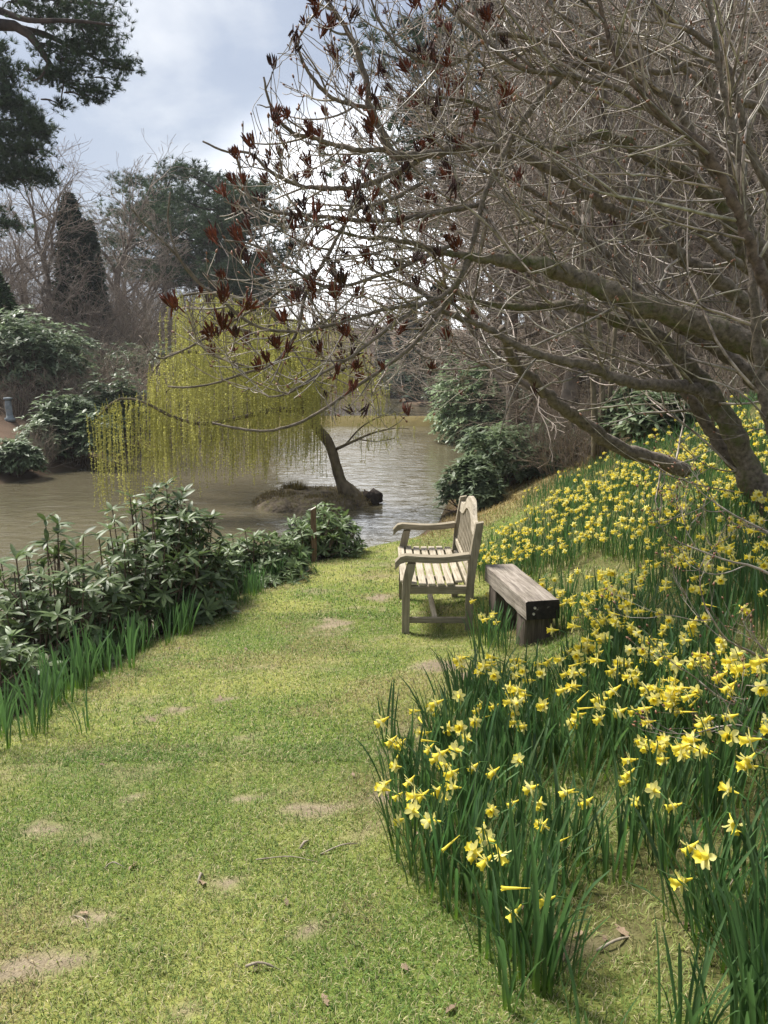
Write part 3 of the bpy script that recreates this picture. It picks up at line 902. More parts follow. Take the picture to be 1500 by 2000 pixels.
# ------------------------------------------------------------------ bench made of a sawn beam on posts
def beam_bench():
    A = at(1029, 1175, 4.62); z = A.z
    # far end of the same level edge
    d = ray(948, 1103); Bp = Vector((0, 0, EYE)) + d * ((z - EYE) / d.z)
    LEN = (Bp - A).length
    rz = math.atan2(Bp.y - A.y, Bp.x - A.x) - math.pi / 2
    W = 0.225; H = 0.125
    g = min(hz(A.x, A.y), hz(A.x + 0.2, A.y))
    root = thing("beam_bench", "rough bench made of one thick sawn beam on square posts among the daffodils", "bench", (A.x, A.y, 0), rz)
    mb = MB()
    nY = 13
    V = []
    for j in range(nY):
        y = LEN * j / (nY - 1)
        wob = lambda k: 0.004 * math.sin(j * 1.7 + k * 2.1) + rnd.uniform(-0.0025, 0.0025)
        ch = 0.008
        V += [(0 + wob(1), y, z - H), (0 + wob(2) - 0.002, y, z - ch), (ch, y, z + wob(3) * 0.6), (W - ch, y, z + wob(4) * 0.6), (W + wob(5), y, z - ch), (W + wob(6), y, z - H)]
    Qs = []
    for j in range(nY - 1):
        for e in range(6):
            Qs.append((j * 6 + e, j * 6 + (e + 1) % 6, j * 6 + 6 + (e + 1) % 6, j * 6 + 6 + e))
    mb.add(V, Qs)
    n = len(V)
    V2 = np.array(V)
    for r, m, fl in ((0, 1, 1), (nY - 1, 1, 0)):
        ring = V2[r * 6:r * 6 + 6] + np.array([0, -0.0 if fl else 0.0, 0])
        cen = ring.mean(0)
        T = [(6, e, (e + 1) % 6) if fl else (6, (e + 1) % 6, e) for e in range(6)]
        mb.add(np.concatenate([ring, cen[None]]), None, T, 1)
    beam = mb.build("beam", [M['beam_y'], M['beam_end']], root, False)
    # cracks and bolt heads in the sawn end
    for bx_, bz in ((0.055, -0.045), (0.048, -0.085)):
        mb = MB()
        ang = np.arange(10) * TAU / 10
        ring = np.stack([bx_ + 0.009 * np.cos(ang), np.full(10, -0.006), z + bz + 0.009 * np.sin(ang)], 1)
        base = ring.copy(); base[:, 1] = 0.002
        mb.add(np.concatenate([ring, base, [[bx_, -0.009, z + bz]]]), [(e, (e + 1) % 10, 10 + (e + 1) % 10, 10 + e) for e in range(10)], [(20, e, (e + 1) % 10) for e in range(10)])
        mb.build("bolt", M['stake_top'], beam)
    for yl in (0.05, LEN - 0.24):
        for (xa, xb) in ((0.012, 0.205),):
            wx, wy = A.x - math.sin(rz) * yl, A.y + yl
            zg = hz(wx + 0.1, wy) - 0.18
            mb = MB(); box(mb, (xa, yl, zg), (xb, yl + 0.17, z - H + 0.001), 0, 0.006); mb.build("post", M['beam_z'], root, False)
    return A, LEN, rz


BEAM = beam_bench()

# ------------------------------------------------------------------ growing branches
def unit(v):
    l = math.sqrt(v[0] * v[0] + v[1] * v[1] + v[2] * v[2]) + 1e-9
    return (v[0] / l, v[1] / l, v[2] / l)


def path(p, d, L, n, wander, up, R):
    """a wandering line that bends upward"""
    pts = [p]
    st = L / (n - 1)
    for i in range(n - 1):
        u = up * (0.4 + 1.2 * i / n)
        d = unit((d[0] + R.gauss(0, wander), d[1] + R.gauss(0, wander), d[2] + R.gauss(0, wander) + u))
        p = (p[0] + d[0] * st, p[1] + d[1] * st, p[2] + d[2] * st)
        pts.append(p)
    return pts, d


def deviate(d, ang, R):
    a = R.uniform(0, TAU)
    ref = (0, 0, 1) if abs(d[2]) < 0.9 else (1, 0, 0)
    x = unit((d[1] * ref[2] - d[2] * ref[1], d[2] * ref[0] - d[0] * ref[2], d[0] * ref[1] - d[1] * ref[0]))
    y = (d[1] * x[2] - d[2] * x[1], d[2] * x[0] - d[0] * x[2], d[0] * x[1] - d[1] * x[0])
    c, s = math.cos(ang), math.sin(ang)
    return unit(tuple(d[k] * c + s * (math.cos(a) * x[k] + math.sin(a) * y[k]) for k in range(3)))


class Branches:
    def __init__(s):
        s.by = {}

    def add(s, pts, r0, r1, k):
        n = len(pts)
        s.by.setdefault((n, k), []).append((pts, r0, r1))

    def flush(s, mb, tint=None):
        for (n, k), lst in s.by.items():
            P = np.array([b[0] for b in lst])
            r0 = np.array([b[1] for b in lst])[:, None]; r1 = np.array([b[2] for b in lst])[:, None]
            R = r0 + (r1 - r0) * np.linspace(0, 1, n)[None]
            c = None
            if tint is not None:
                c = rng.uniform(tint[0], tint[1], (len(lst), 1)) * (1 + rng.normal(0, 0.03, (len(lst), 3)))
            tubes(mb, P, R, k, 0, c)


# ------------------------------------------------------------------ the big leafless tree in the foreground, right
def foreground_tree():
    R = random.Random(5)
    base = ground_hit(1490, 972)
    root = thing("azalea_tree", "large leafless spreading tree with mossy limbs and rusty seed heads over the daffodil slope", "tree", (0, 0, 0))
    limbs = [
        # name, material, [(px, py, Y, width px)]
        ("trunk", 'bark_mossy', [(1585, 1050, 5.45, 92), (1520, 990, 5.45, 78), (1470, 938, 5.5, 62), (1458, 905, 5.5, 50), (1420, 827, 5.5, 46), (1380, 762, 5.5, 44), (1340, 712, 5.5, 38), (1300, 669, 5.5, 34), (1260, 645, 5.5, 31), (1217, 629, 5.5, 29), (1180, 613, 5.5, 26), (1140, 602, 5.5, 23), (1090, 597, 5.5, 20), (1010, 600, 5.45, 15), (930, 588, 5.4, 11), (870, 560, 5.3, 8)]),
        ("limb", 'bark_limb', [(1392, 785, 5.48, 30), (1350, 758, 5.4, 28), (1287, 752, 5.3, 27), (1241, 749, 5.25, 25), (1193, 733, 5.2, 23), (1153, 717, 5.15, 22), (1100, 704, 5.1, 20), (1040, 688, 5.05, 18), (990, 665, 5.0, 16), (950, 640, 5.0, 14), (900, 622, 4.95, 12), (860, 605, 4.9, 10), (820, 570, 4.85, 8), (770, 545, 4.8, 6)]),
        ("limb", 'bark_limb', [(1460, 930, 5.6, 34), (1423, 893, 5.65, 30), (1383, 835, 5.7, 27), (1361, 797, 5.7, 25), (1332, 760, 5.75, 22), (1287, 696, 5.8, 19), (1260, 664, 5.8, 18), (1225, 600, 5.85, 16), (1205, 530, 5.9, 15), (1150, 460, 5.9, 13), (1080, 400, 5.9, 11), (1000, 350, 5.9, 9), (930, 330, 5.9, 7)]),
        ("limb", 'bark_mossy', [(1640, 775, 5.0, 62), (1560, 725, 5.0, 60), (1500, 690, 5.0, 57), (1450, 668, 5.0, 55), (1400, 645, 5.0, 52), (1340, 622, 5.0, 50), (1290, 606, 5.0, 47), (1240, 590, 5.0, 45), (1180, 565, 5.0, 42), (1130, 543, 5.0, 40), (1060, 522, 5.0, 36), (1000, 511, 4.95, 30), (930, 505, 4.9, 18), (860, 490, 4.85, 13), (780, 470, 4.8, 10), (700, 462, 4.7, 7), (620, 440, 4.6, 5)]),
        ("limb", 'bark_limb', [(1620, 800, 5.3, 36), (1500, 765, 5.3, 32), (1450, 720, 5.3, 30), (1410, 690, 5.35, 28), (1365, 660, 5.4, 24), (1310, 632, 5.4, 20), (1250, 570, 5.5, 17), (1190, 500, 5.5, 14), (1120, 450, 5.5, 12), (1050, 430, 5.5, 9)]),
        ("limb", 'bark_limb', [(1560, 900, 4.75, 30), (1510, 850, 4.75, 26), (1493, 780, 4.75, 23), (1482, 700, 4.75, 21), (1474, 600, 4.75, 20), (1466, 480, 4.8, 17), (1450, 380, 4.8, 15), (1440, 280, 4.8, 13), (1410, 160, 4.8, 11), (1390, 40, 4.8, 9), (1370, -60, 4.8, 7)]),
        ("limb", 'bark_red', [(1520, 620, 4.6, 26), (1485, 530, 4.6, 24), (1457, 455, 4.6, 22), (1433, 393, 4.6, 21), (1407, 340, 4.6, 19), (1367, 281, 4.6, 17), (1335, 257, 4.6, 15), (1303, 239, 4.6, 14), (1271, 201, 4.6, 13), (1239, 164, 4.6, 12), (1217, 135, 4.6, 12), (1201, 108, 4.6, 11), (1180, 40, 4.6, 9), (1160, -40, 4.6, 8)]),
        ("limb", 'bark_limb', [(1540, 560, 5.3, 30), (1480, 470, 5.3, 26), (1447, 407, 5.3, 23), (1410, 350, 5.3, 22), (1365, 290, 5.3, 20), (1340, 249, 5.3, 19), (1327, 212, 5.3, 18), (1308, 190, 5.3, 17), (1260, 159, 5.3, 16), (1228, 140, 5.3, 15), (1180, 132, 5.25, 14), (1132, 123, 5.2, 14), (1084, 160, 5.15, 14), (1041, 208, 5.1, 14), (1004, 261, 5.05, 13), (967, 331, 5.0, 13), (940, 400, 4.95, 12), (925, 470, 4.9, 12), (890, 560, 4.85, 11), (850, 620, 4.8, 10), (810, 670, 4.75, 9), (760, 712, 4.7, 8), (700, 752, 4.65, 8), (640, 795, 4.6, 7), (580, 828, 4.55, 7), (520, 842, 4.5, 6), (460, 836, 4.5, 6), (415, 826, 4.5, 5)]),
        ("limb", 'bark_limb', [(1470, 420, 5.8, 22), (1433, 340, 5.8, 20), (1420, 273, 5.8, 19), (1407, 220, 5.8, 18), (1388, 167, 5.8, 17), (1375, 129, 5.8, 16), (1351, 119, 5.8, 15), (1320, 134, 5.8, 13), (1270, 140, 5.8, 11), (1210, 100, 5.8, 10), (1150, 60, 5.8, 8), (1080, 20, 5.8, 7)]),
        ("limb", 'bark_mossy', [(1500, 560, 5.6, 34), (1433, 455, 5.6, 30), (1407, 401, 5.6, 28), (1367, 367, 5.6, 26), (1327, 329, 5.6, 24), (1260, 313, 5.6, 23), (1233, 284, 5.6, 22), (1207, 271, 5.6, 21), (1167, 265, 5.6, 19), (1140, 271, 5.6, 17), (1090, 290, 5.6, 13), (1040, 280, 5.55, 11), (980, 230, 5.5, 9), (920, 200, 5.4, 7), (850, 190, 5.3, 5)]),
        ("limb", 'bark_limb', [(1560, 700, 6.0, 40), (1500, 640, 6.0, 36), (1420, 560, 6.0, 32), (1330, 500, 5.95, 28), (1260, 440, 5.9, 25), (1180, 400, 5.8, 22), (1080, 335, 5.6, 20), (1010, 303, 5.5, 19), (930, 285, 5.3, 18), (830, 304, 5.1, 18), (780, 303, 5.0, 18), (757, 290, 5.0, 17), (741, 246, 5.0, 15), (722, 211, 5.0, 14), (719, 177, 5.0, 13), (711, 140, 5.0, 12), (690, 80, 5.0, 10), (655, 25, 5.0, 9), (620, -25, 5.0, 7)]),
        ("limb", 'bark_limb', [(925, 500, 4.9, 10), (880, 565, 4.8, 10), (830, 592, 4.7, 9), (760, 602, 4.6, 9), (690, 622, 4.5, 8), (600, 645, 4.4, 8), (530, 645, 4.3, 7), (475, 622, 4.25, 7), (430, 582, 4.2, 6.5), (380, 545, 4.15, 6), (345, 492, 4.1, 5), (328, 430, 4.1, 4.5), (333, 375, 4.1, 4)]),
        ("limb", 'bark_limb', [(390, 552, 4.16, 6), (335, 488, 4.1, 5), (290, 445, 4.05, 4.5), (254, 405, 4.0, 4)]),
        ("limb", 'bark_limb', [(820, 360, 5.0, 9), (760, 392, 4.9, 9), (690, 415, 4.8, 8), (640, 500, 4.7, 8), (598, 570, 4.6, 7.5), (585, 635, 4.55, 7), (560, 682, 4.5, 7), (525, 715, 4.45, 6), (480, 728, 4.4, 6), (425, 747, 4.35, 5), (365, 757, 4.3, 5), (328, 755, 4.3, 4)]),
        ("limb", 'bark_limb', [(560, 560, 4.6, 6), (500, 600, 4.5, 6), (440, 637, 4.4, 5), (388, 668, 4.3, 5), (345, 690, 4.25, 4.5), (305, 698, 4.2, 4), (272, 655, 4.2, 3.5)]),
        ("limb", 'bark_limb', [(757, 292, 5.0, 12), (690, 292, 4.9, 10), (620, 272, 4.8, 9), (565, 255, 4.7, 8), (528, 205, 4.65, 6), (515, 150, 4.6, 4)]),
        ("limb", 'bark_limb', [(830, 305, 5.1, 12), (760, 345, 5.0, 12), (680, 367, 4.9, 11), (600, 366, 4.8, 9), (535, 340, 4.7, 8), (490, 300, 4.65, 6), (440, 295, 4.6, 5), (396, 276, 4.6, 4)]),
        ("limb", 'bark_limb', [(722, 211, 5.0, 9), (655, 195, 4.9, 8), (605, 145, 4.85, 7), (582, 85, 4.8, 5), (608, 35, 4.8, 4)]),
        ("limb", 'bark_limb', [(940, 400, 5.0, 11), (830, 420, 4.9, 11), (740, 432, 4.8, 10), (650, 425, 4.7, 9), (560, 418, 4.6, 7), (500, 400, 4.5, 6), (470, 340, 4.5, 4)]),
        ("limb", 'bark_limb', [(900, 470, 4.9, 9), (800, 515, 4.75, 9), (720, 545, 4.6, 8), (640, 560, 4.5, 7), (560, 520, 4.4, 6), (500, 480, 4.35, 5), (440, 470, 4.3, 4)]),
        ("limb", 'bark_limb', [(830, 590, 4.7, 8), (760, 640, 4.55, 8), (680, 700, 4.45, 7), (610, 740, 4.4, 6), (560, 770, 4.35, 5), (525, 775, 4.3, 4)]),
        ("limb", 'bark_limb', [(980, 640, 5.2, 16), (1000, 705, 5.5, 20), (1040, 742, 5.7, 23), (1090, 790, 5.85, 26), (1135, 822, 6.0, 29), (1180, 856, 6.1, 31), (1230, 882, 6.2, 32), (1280, 897, 6.3, 33), (1338, 919, 6.4, 34)]),
        ("limb", 'bark_limb', [(1300, 240, 5.2, 12), (1220, 180, 5.1, 11), (1120, 150, 5.0, 10), (1010, 130, 4.9, 9), (940, 70, 4.85, 8), (880, 20, 4.8, 7), (830, -40, 4.8, 6)]),
        ("limb", 'bark_limb', [(1180, 132, 5.2, 10), (1090, 90, 5.1, 10), (1000, 68, 5.0, 9), (955, 72, 4.95, 9), (900, 118, 4.9, 8), (850, 128, 4.85, 7), (790, 100, 4.8, 6), (740, 40, 4.8, 5), (720, -20, 4.8, 4)]),
        ("limb", 'bark_limb', [(1560, 420, 5.0, 20), (1480, 330, 5.0, 17), (1440, 200, 5.0, 14), (1400, 100, 5.0, 12), (1300, 30, 5.0, 10), (1240, -40, 5.0, 8)]),
        ("limb", 'bark_limb', [(1580, 300, 6.2, 18), (1500, 220, 6.2, 16), (1400, 180, 6.2, 14), (1280, 100, 6.2, 12), (1160, 90, 6.1, 10), (1060, 120, 6.0, 8), (980, 160, 5.9, 6)]),
        ("limb", 'bark_limb', [(1560, 560, 6.4, 20), (1450, 520, 6.4, 18), (1350, 440, 6.4, 16), (1240, 400, 6.4, 14), (1130, 340, 6.3, 12), (1030, 300, 6.2, 9), (940, 240, 6.1, 7), (880, 250, 6.0, 5)]),
    ]
    br = Branches()
    tips = []
    EV = [-120, 0, 50, 150, 250, 320, 450, 520, 600, 700, 760, 820, 870, 960]
    EU = [650, 610, 570, 515, 465, 440, 420, 385, 330, 340, 450, 600, 860, 1150]
    def proj(p):
        x, y, z = p[0], p[1], p[2] - EYE
        dep = max(0.2, y * math.cos(PITCH) - z * math.sin(PITCH))
        return 750 + FPX * x / dep, 1000 - FPX * (y * math.sin(PITCH) + z * math.cos(PITCH)) / dep
    def growth(p, d, L, r, lev, dens=1.0):
        n = 9 if lev <= 1 else 6
        k = 5 if lev <= 1 else 4
        # each shoot is one smooth arc, bending up towards its tip
        ax = (R.gauss(0, 1), R.gauss(0, 1), R.gauss(0, 0.8) + (0.5 if lev > 1 else 0.2))
        cv = R.uniform(0.02, 0.12)
        pts = [p]; e = d; st = L / (n - 1)
        for i in range(n - 1):
            e = unit((e[0] + ax[0] * cv + R.gauss(0, 0.05), e[1] + ax[1] * cv + R.gauss(0, 0.05), e[2] + ax[2] * cv + R.gauss(0, 0.05) + (0.05 if lev > 1 else 0.0)))
            q = pts[-1]
            pts.append((q[0] + e[0] * st, q[1] + e[1] * st, q[2] + e[2] * st))
        u, v = proj(pts[-1])
        # the crown thins out and stops at its own outline
        if u < np.interp(v, EV, EU) or (v > 880 and u < 1250): return
        if v < -260 or u > 1680: return
        r1 = max(0.0022, r * 0.56)
        br.add(pts, r, r1, k)
        if lev >= 4 or L < 0.10:
            tips.append((pts[-1], e, r1)); return
        # whorl of shoots at the end, the habit of this shrub
        for _ in range(R.choice((1, 2, 2, 3))):
            growth(pts[-1], deviate(e, R.uniform(0.3, 0.8), R), L * R.uniform(0.55, 0.9), r1 * R.uniform(0.8, 1.0), lev + (1 if R.random() < 0.7 else 2))
        if lev <= 2:
            for _ in range(1 if R.random() < 0.7 else 2):
                i = R.randint(1, n - 2)
                dd = unit(tuple(pts[i + 1][q] - pts[i][q] for q in range(3)))
                growth(pts[i], deviate(dd, R.uniform(0.5, 1.2), R), L * R.uniform(0.4, 0.75), r * 0.62, lev + 2)
    for li, (nm, mt, pl) in enumerate(limbs):
        P = [list(at(a, b, Yv)) + [px_m(Yv, w) * 0.5] for a, b, Yv, w in pl]
        n = max(12, 5 * len(P))
        S = spline(P, n)
        # natural wobble in depth and outline
        for i in range(1, n - 1):
            w = min(S[i, 3] * 0.14, 0.006)
            S[i, :3] += np.array([R.gauss(0, w), R.gauss(0, w * 2), R.gauss(0, w)])
        rad = S[:, 3] * 0.88 * (1 + 0.035 * np.sin(np.arange(n) * 0.9 + li) + np.array([R.gauss(0, 0.03) for _ in range(n)]))
        mb = MB()
        tube(mb, S[:, :3], rad, 12 if S[0, 3] > 0.04 else (8 if S[0, 3] > 0.02 else 6))
        mb.build(nm, M[mt], root)
        # side branches
        s = 0.0; nxt = R.uniform(0.05, 0.2)
        for i in range(1, n):
            seg = np.linalg.norm(S[i, :3] - S[i - 1, :3]); s += seg
            rr = S[i, 3]
            uu, vv = proj(S[i, :3]); step = (0.125 if rr < 0.03 else 0.19) * (1.0 if uu < 900 else 1.25)
            while s > nxt:
                nxt += step * R.uniform(0.5, 1.5)
                if rr > 0.075 and R.random() < 0.6:
                    continue
                d = unit(tuple(S[i, :3] - S[i - 1, :3]))
                dd = deviate(d, R.uniform(0.5, 1.25), R)
                dd = unit((dd[0] - 0.25, dd[1] * 0.8, dd[2] + 0.04))
                t = 1 - i / n
                L = R.uniform(0.22, 0.52) * (0.65 + 0.75 * t) * (0.85 if uu < 900 else 1.5)
                growth(tuple(S[i, :3]), dd, L, min(rr * 0.55, R.uniform(0.005, 0.012) * (0.85 if uu < 900 else 1.1)), 1 if R.random() < 0.62 else 2)
        if S[-1, 3] < 0.02:
            d = unit(tuple(S[-1, :3] - S[-2, :3]))
            for _ in range(3):
                growth(tuple(S[-1, :3]), deviate(d, R.uniform(0.2, 0.7), R), R.uniform(0.12, 0.3), S[-1, 3] * 0.8, 2)
    tb = MB(); br.flush(tb, (0.45, 1.25))
    tw = tb.build("twig_mass", M['bark_twig'], root); tw["kind"] = "stuff"
    # seed heads: upright clusters of split dry capsules
    def seed_mesh(seed, nc, spread, drop):
        r2 = np.random.default_rng(seed); mb = MB()
        for i in range(nc):
            a = r2.uniform(0, TAU); t = abs(r2.normal(0, spread))
            d = np.array([math.cos(a) * math.sin(t), math.sin(a) * math.sin(t), math.cos(t)])
            z0 = r2.uniform(0, 0.022); out = r2.uniform(0.004, 0.013); ln = r2.uniform(0.026, 0.048); w = r2.uniform(0.0024, 0.0040)
            o = np.array([math.cos(a), math.sin(a), 0.0])
            p0 = np.array([0, 0, z0]); p1 = p0 + o * out + np.array([0, 0, 0.006])
            up = np.array([0, 0, -1.0 if r2.random() < drop else 1.0]) + o * r2.uniform(0.0, 0.45) + r2.normal(0, 0.10 + spread * 0.3, 3)
            up /= np.linalg.norm(up)
            P = np.array([p0, p1, p1 + up * ln * 0.3, p1 + up * ln * 0.75, p1 + up * ln])
            tube(mb, P, [0.0013, 0.0015, w, w * 0.9, w * 0.2], 5, 0, False)
        return mb
    sm = [seed_mesh(100 + i, (9, 15, 22, 12, 18, 26, 14, 20)[i], 0.15 + 0.07 * i, (0, 0, 0.1, 0, 0.25, 0, 0.7, 0.15)[i]).mesh("seed_head", M['seed'] if i % 3 else M['seed_dark']) for i in range(8)]
    order = list(range(len(tips))); R.shuffle(order)
    budV = np.array([[0, 0, 0]] + [[x * 0.30, y * 0.30, z] for z in (0.25, 0.6) for x, y in ((1, 0), (0.3, 0.95), (-0.8, 0.6), (-0.8, -0.6), (0.3, -0.95))] + [[0, 0, 1.05]])
    budT = [(0, 1 + (j + 1) % 5, 1 + j) for j in range(5)] + [(11, 6 + j, 6 + (j + 1) % 5) for j in range(5)]
    budQ = [(1 + j, 1 + (j + 1) % 5, 6 + (j + 1) % 5, 6 + j) for j in range(5)]
    bp, bd = [], []
    ns = 0
    inv = cam.matrix_world
    for i in order:
        p, e, r = tips[i]
        # photograph position, to know which side of the crown it is on
        x, y, z = p[0], p[1], p[2] - EYE
        dep = y * math.cos(PITCH) - z * math.sin(PITCH)
        if dep <= 0.3: continue
        u = 750 + FPX * x / dep; v = 1000 - FPX * (y * math.sin(PITCH) + z * math.cos(PITCH)) / dep
        pr = 0.5 if u < 900 else (0.14 if u < 1020 else 0.02)
        if v < 620 and u < 960: pr *= 1.15
        if ns < 300 and R.random() < pr and v < 870 and u > 230:
            o = link("seed_head", sm[R.randrange(8)], root)
            o.location = p
            dd = unit((e[0] * 0.7 + R.gauss(0, 0.2), e[1] * 0.7 + R.gauss(0, 0.2), e[2] * 0.5 + 0.9))
            o.rotation_euler = Vector(dd).to_track_quat('Z', 'Y').to_euler()
            s_ = R.uniform(0.85, 1.75); o.scale = (s_, s_, s_)
            ns += 1
        elif R.random() < 0.6:
            bp.append(p); bd.append(e)
    bp = np.array(bp); bd = np.array(bd)
    F = rot_frames(bd, rng.uniform(0, TAU, len(bd)))
    F = F[:, :, [1, 2, 0]]
    S = rng.uniform(0.018, 0.034, len(bp))
    mb = MB(); scatter(mb, budV, budQ, budT, bp, F, np.stack([S * 0.75, S * 0.75, S], 1))
    b = mb.build("bud_mass", M['bud'], root); b["kind"] = "stuff"
    open("/tmp/log.txt", "a").write("tips %d seed %d\n" % (len(tips), ns))
    return root


foreground_tree()


# ------------------------------------------------------------------ trees of the woods
def bare_tree(name, H, seed, spread=0.42, trunk_to=0.55, lean=0.03, label="", twig=1.0):
    R = random.Random(seed)
    br = Branches(); lb = Branches()
    n = 12
    tr, e = path((0, 0, -0.3), unit((R.gauss(0, lean), R.gauss(0, lean), 1)), H * trunk_to, n, 0.05, 0.03, R)
    r0 = H * 0.0165
    mb = MB(); P = np.array(tr); tube(mb, P, np.linspace(r0 * 1.25, r0 * 0.62, n), 8)
    def g(p, d, L, r, lev):
        nn = 7 if lev < 3 else 4
        pts, e2 = path(p, d, L, nn, 0.16 if lev < 3 else 0.22, 0.05 if lev < 3 else 0.03, R)
        r1 = max(0.0115, r * 0.6)
        (lb if lev <= 2 else br).add(pts, r, r1, 5 if lev <= 1 else 3)
        if lev >= 5 or L < 0.25: return
        for _ in range(R.choice((2, 3, 3) if lev < 4 else (2, 3))):
            g(pts[-1], deviate(e2, R.uniform(0.2, 0.75), R), L * R.uniform(0.5, 0.8), r1 * R.uniform(0.65, 0.9), lev + 1)
        for _ in range(2 if lev < 4 else 1):
            i = R.randint(1, nn - 2)
            dd = unit(tuple(pts[i + 1][q] - pts[i][q] for q in range(3)))
            g(pts[i], deviate(dd, R.uniform(0.5, 1.1), R), L * R.uniform(0.35, 0.65), r * 0.5, lev + (1 if lev < 2 else 2))
    nb = 9
    for j in range(nb):
        i = int(n * 0.3 + (n * 0.7 - 1) * j / nb)
        a = j * 2.4 + R.uniform(-0.4, 0.4); t = R.uniform(0.6, 1.15)
        g(tr[i], unit((math.cos(a) * math.sin(t), math.sin(a) * math.sin(t), math.cos(t))), H * spread * R.uniform(0.45, 0.75) * (1.1 - 0.4 * j / nb), r0 * 0.42, 1)
    for _ in range(3):
        g(tr[-1], deviate(e, R.uniform(0.2, 0.6), R), H * spread * R.uniform(0.6, 0.9), r0 * 0.55, 1)
    root = thing(name, label, "tree")
    lb.flush(mb)
    mb.build("trunk", M['far_bark'], root)
    tb = MB(); br.flush(tb); c = tb.build("crown", M['far_twig'], root)
    return root


needle_tuft_V = []
needle_tuft_T = []
_r = np.random.default_rng(3)
for i in range(16):
    a = _r.uniform(0, TAU); t = _r.uniform(0.1, 1.5)
    d = np.array([math.cos(a) * math.sin(t), math.sin(a) * math.sin(t), math.cos(t)])
    s = np.cross(d, [0.3, 0.5, 0.8]); s /= np.linalg.norm(s)
    k = len(needle_tuft_V)
    needle_tuft_V += [s * 0.05, -s * 0.05, d * _r.uniform(0.75, 1.1)]
    needle_tuft_T.append((k, k + 1, k + 2))
needle_tuft_V = np.array(needle_tuft_V)
leaf_spray_V = np.array([[0, -0.16, 0], [0, 0.16, 0], [0.55, 0.22, 0.08], [0.55, -0.22, 0.02], [1.0, 0.0, -0.10]])
leaf_spray_Q = [(0, 1, 2, 3)]
leaf_spray_T = [(3, 2, 4)]


def pine(name, H, seed, label, crown_from=0.5, tuft=0.42, ntuft=70, width=0.24, pads=26):
    R = random.Random(seed)
    root = thing(name, label, "tree")
    mb = MB()
    tr, e = path((0, 0, -0.3), (0.02, 0.0, 1), H * 0.97, 14, 0.03, 0.05, R)
    tube(mb, tr, np.linspace(H * 0.018, H * 0.005, 14), 8)
    br = Branches()
    P, N_, S_ = [], [], []
    for j in range(pads):
        f = crown_from + (1 - crown_from) * (j + 0.5) / pads
        i = min(12, int(f * 13)); p = tr[i]
        a = j * 2.4 + R.uniform(-0.5, 0.5)
        wid = H * width * (0.55 + 0.9 * math.sin(math.pi * min(1, (f - crown_from) / (1 - crown_from) * 0.75 + 0.22)))
        L = wid * R.uniform(0.45, 1.0)
        d = unit((math.cos(a), math.sin(a), R.uniform(-0.05, 0.45)))
        pts, e2 = path(p, d, L, 7, 0.12, 0.03, R)
        br.add(pts, H * 0.0055, H * 0.002, 5)
        for q in range(3, 7):
            c = np.array(pts[q])
            m = ntuft // 4
            r = L * 0.26 + 0.35
            off = np.clip(rng.normal(0, 1, (m, 3)), -1.5, 1.5) * np.array([r, r, r * 0.26]) * 0.62 + np.array([0, 0, 0.12 * r])
            P.append(c + off)
    br.flush(mb)
    mb.build("trunk", M['pine_bark'], root)
    P = np.concatenate(P)
    nrm = rand_dirs(len(P), -0.1, 1.0)
    F = rot_frames(nrm, rng.uniform(0, TAU, len(P)))[:, :, [1, 2, 0]]
    cb = MB()
    scatter(cb, needle_tuft_V, None, needle_tuft_T, P, F, rng.uniform(0.7, 1.3, len(P)) * tuft, 0, rng.uniform(0.6, 1.35, (len(P), 1)) * np.ones((1, 3)))
    cb.build("crown", M['pine_needle'], root)
    return root


def cone_conifer(name, H, W, seed, label, mat, n=4200, spray=0.45, power=0.8, twin=False, base=0.04):
    root = thing(name, label, "tree")
    r2 = np.random.default_rng(seed)
    mb = MB(); tube(mb, [(0, 0, -0.3), (0, 0, H * 0.5), (0, 0, H * 0.93)], [H * 0.018, H * 0.011, 0.02], 7)
    mb.build("trunk", M['far_bark'], root)
    cb = MB()
    spires = [(0, 0, H, W)] + ([(W * 0.30, 0.1, H * 0.86, W * 0.62)] if twin else [])
    for (ox, oy, h, w) in spires:
        t = r2.uniform(0, 1, n) ** 0.85
        a = r2.uniform(0, TAU, n)
        lump = 0.80 + 0.38 * fbm(a * 1.6 + 5 * ox, t * 9, seed, 3)
        r = w * 0.5 * (1 - t) ** power * lump * np.sqrt(r2.uniform(0.35, 1.0, n)) * np.clip(t * 9 + 0.5, 0, 1)
        z = h * (base + (1 - base) * t)
        pos = np.stack([ox + r * np.cos(a), oy + r * np.sin(a), z], 1)
        d = np.stack([np.cos(a), np.sin(a), r2.uniform(-0.3, 1.3, n)], 1)
        F = rot_frames(d, r2.uniform(-0.8, 0.8, n))
        S = spray * r2.uniform(0.6, 1.3, n) * (1.0 - 0.4 * t)
        scatter(cb, leaf_spray_V, leaf_spray_Q, leaf_spray_T, pos, F, S, 0, r2.uniform(0.55, 1.5, (n, 1)) * np.ones((1, 3)))
    cb.build("crown", mat, root)
    return root


# whorl of leathery leaves, the unit of every rhododendron
def leaf_tmpl(w=0.15, droop=0.25, fold=0.05):
    u = np.array([0.0, 0.25, 0.55, 0.82, 1.0]); ww = np.array([0.12, 0.75, 1.0, 0.68, 0.05]) * w
    V = []
    for a, b in zip(u, ww):
        z = -droop * a * a
        V += [(a, -b, z + fold * b / w * 0.6), (a, 0, z), (a, b, z + fold * b / w * 0.6)]
    Q = []
    for i in range(4):
        Q += [(i * 3, i * 3 + 1, i * 3 + 4, i * 3 + 3), (i * 3 + 1, i * 3 + 2, i * 3 + 5, i * 3 + 4)]
    return np.array(V), Q


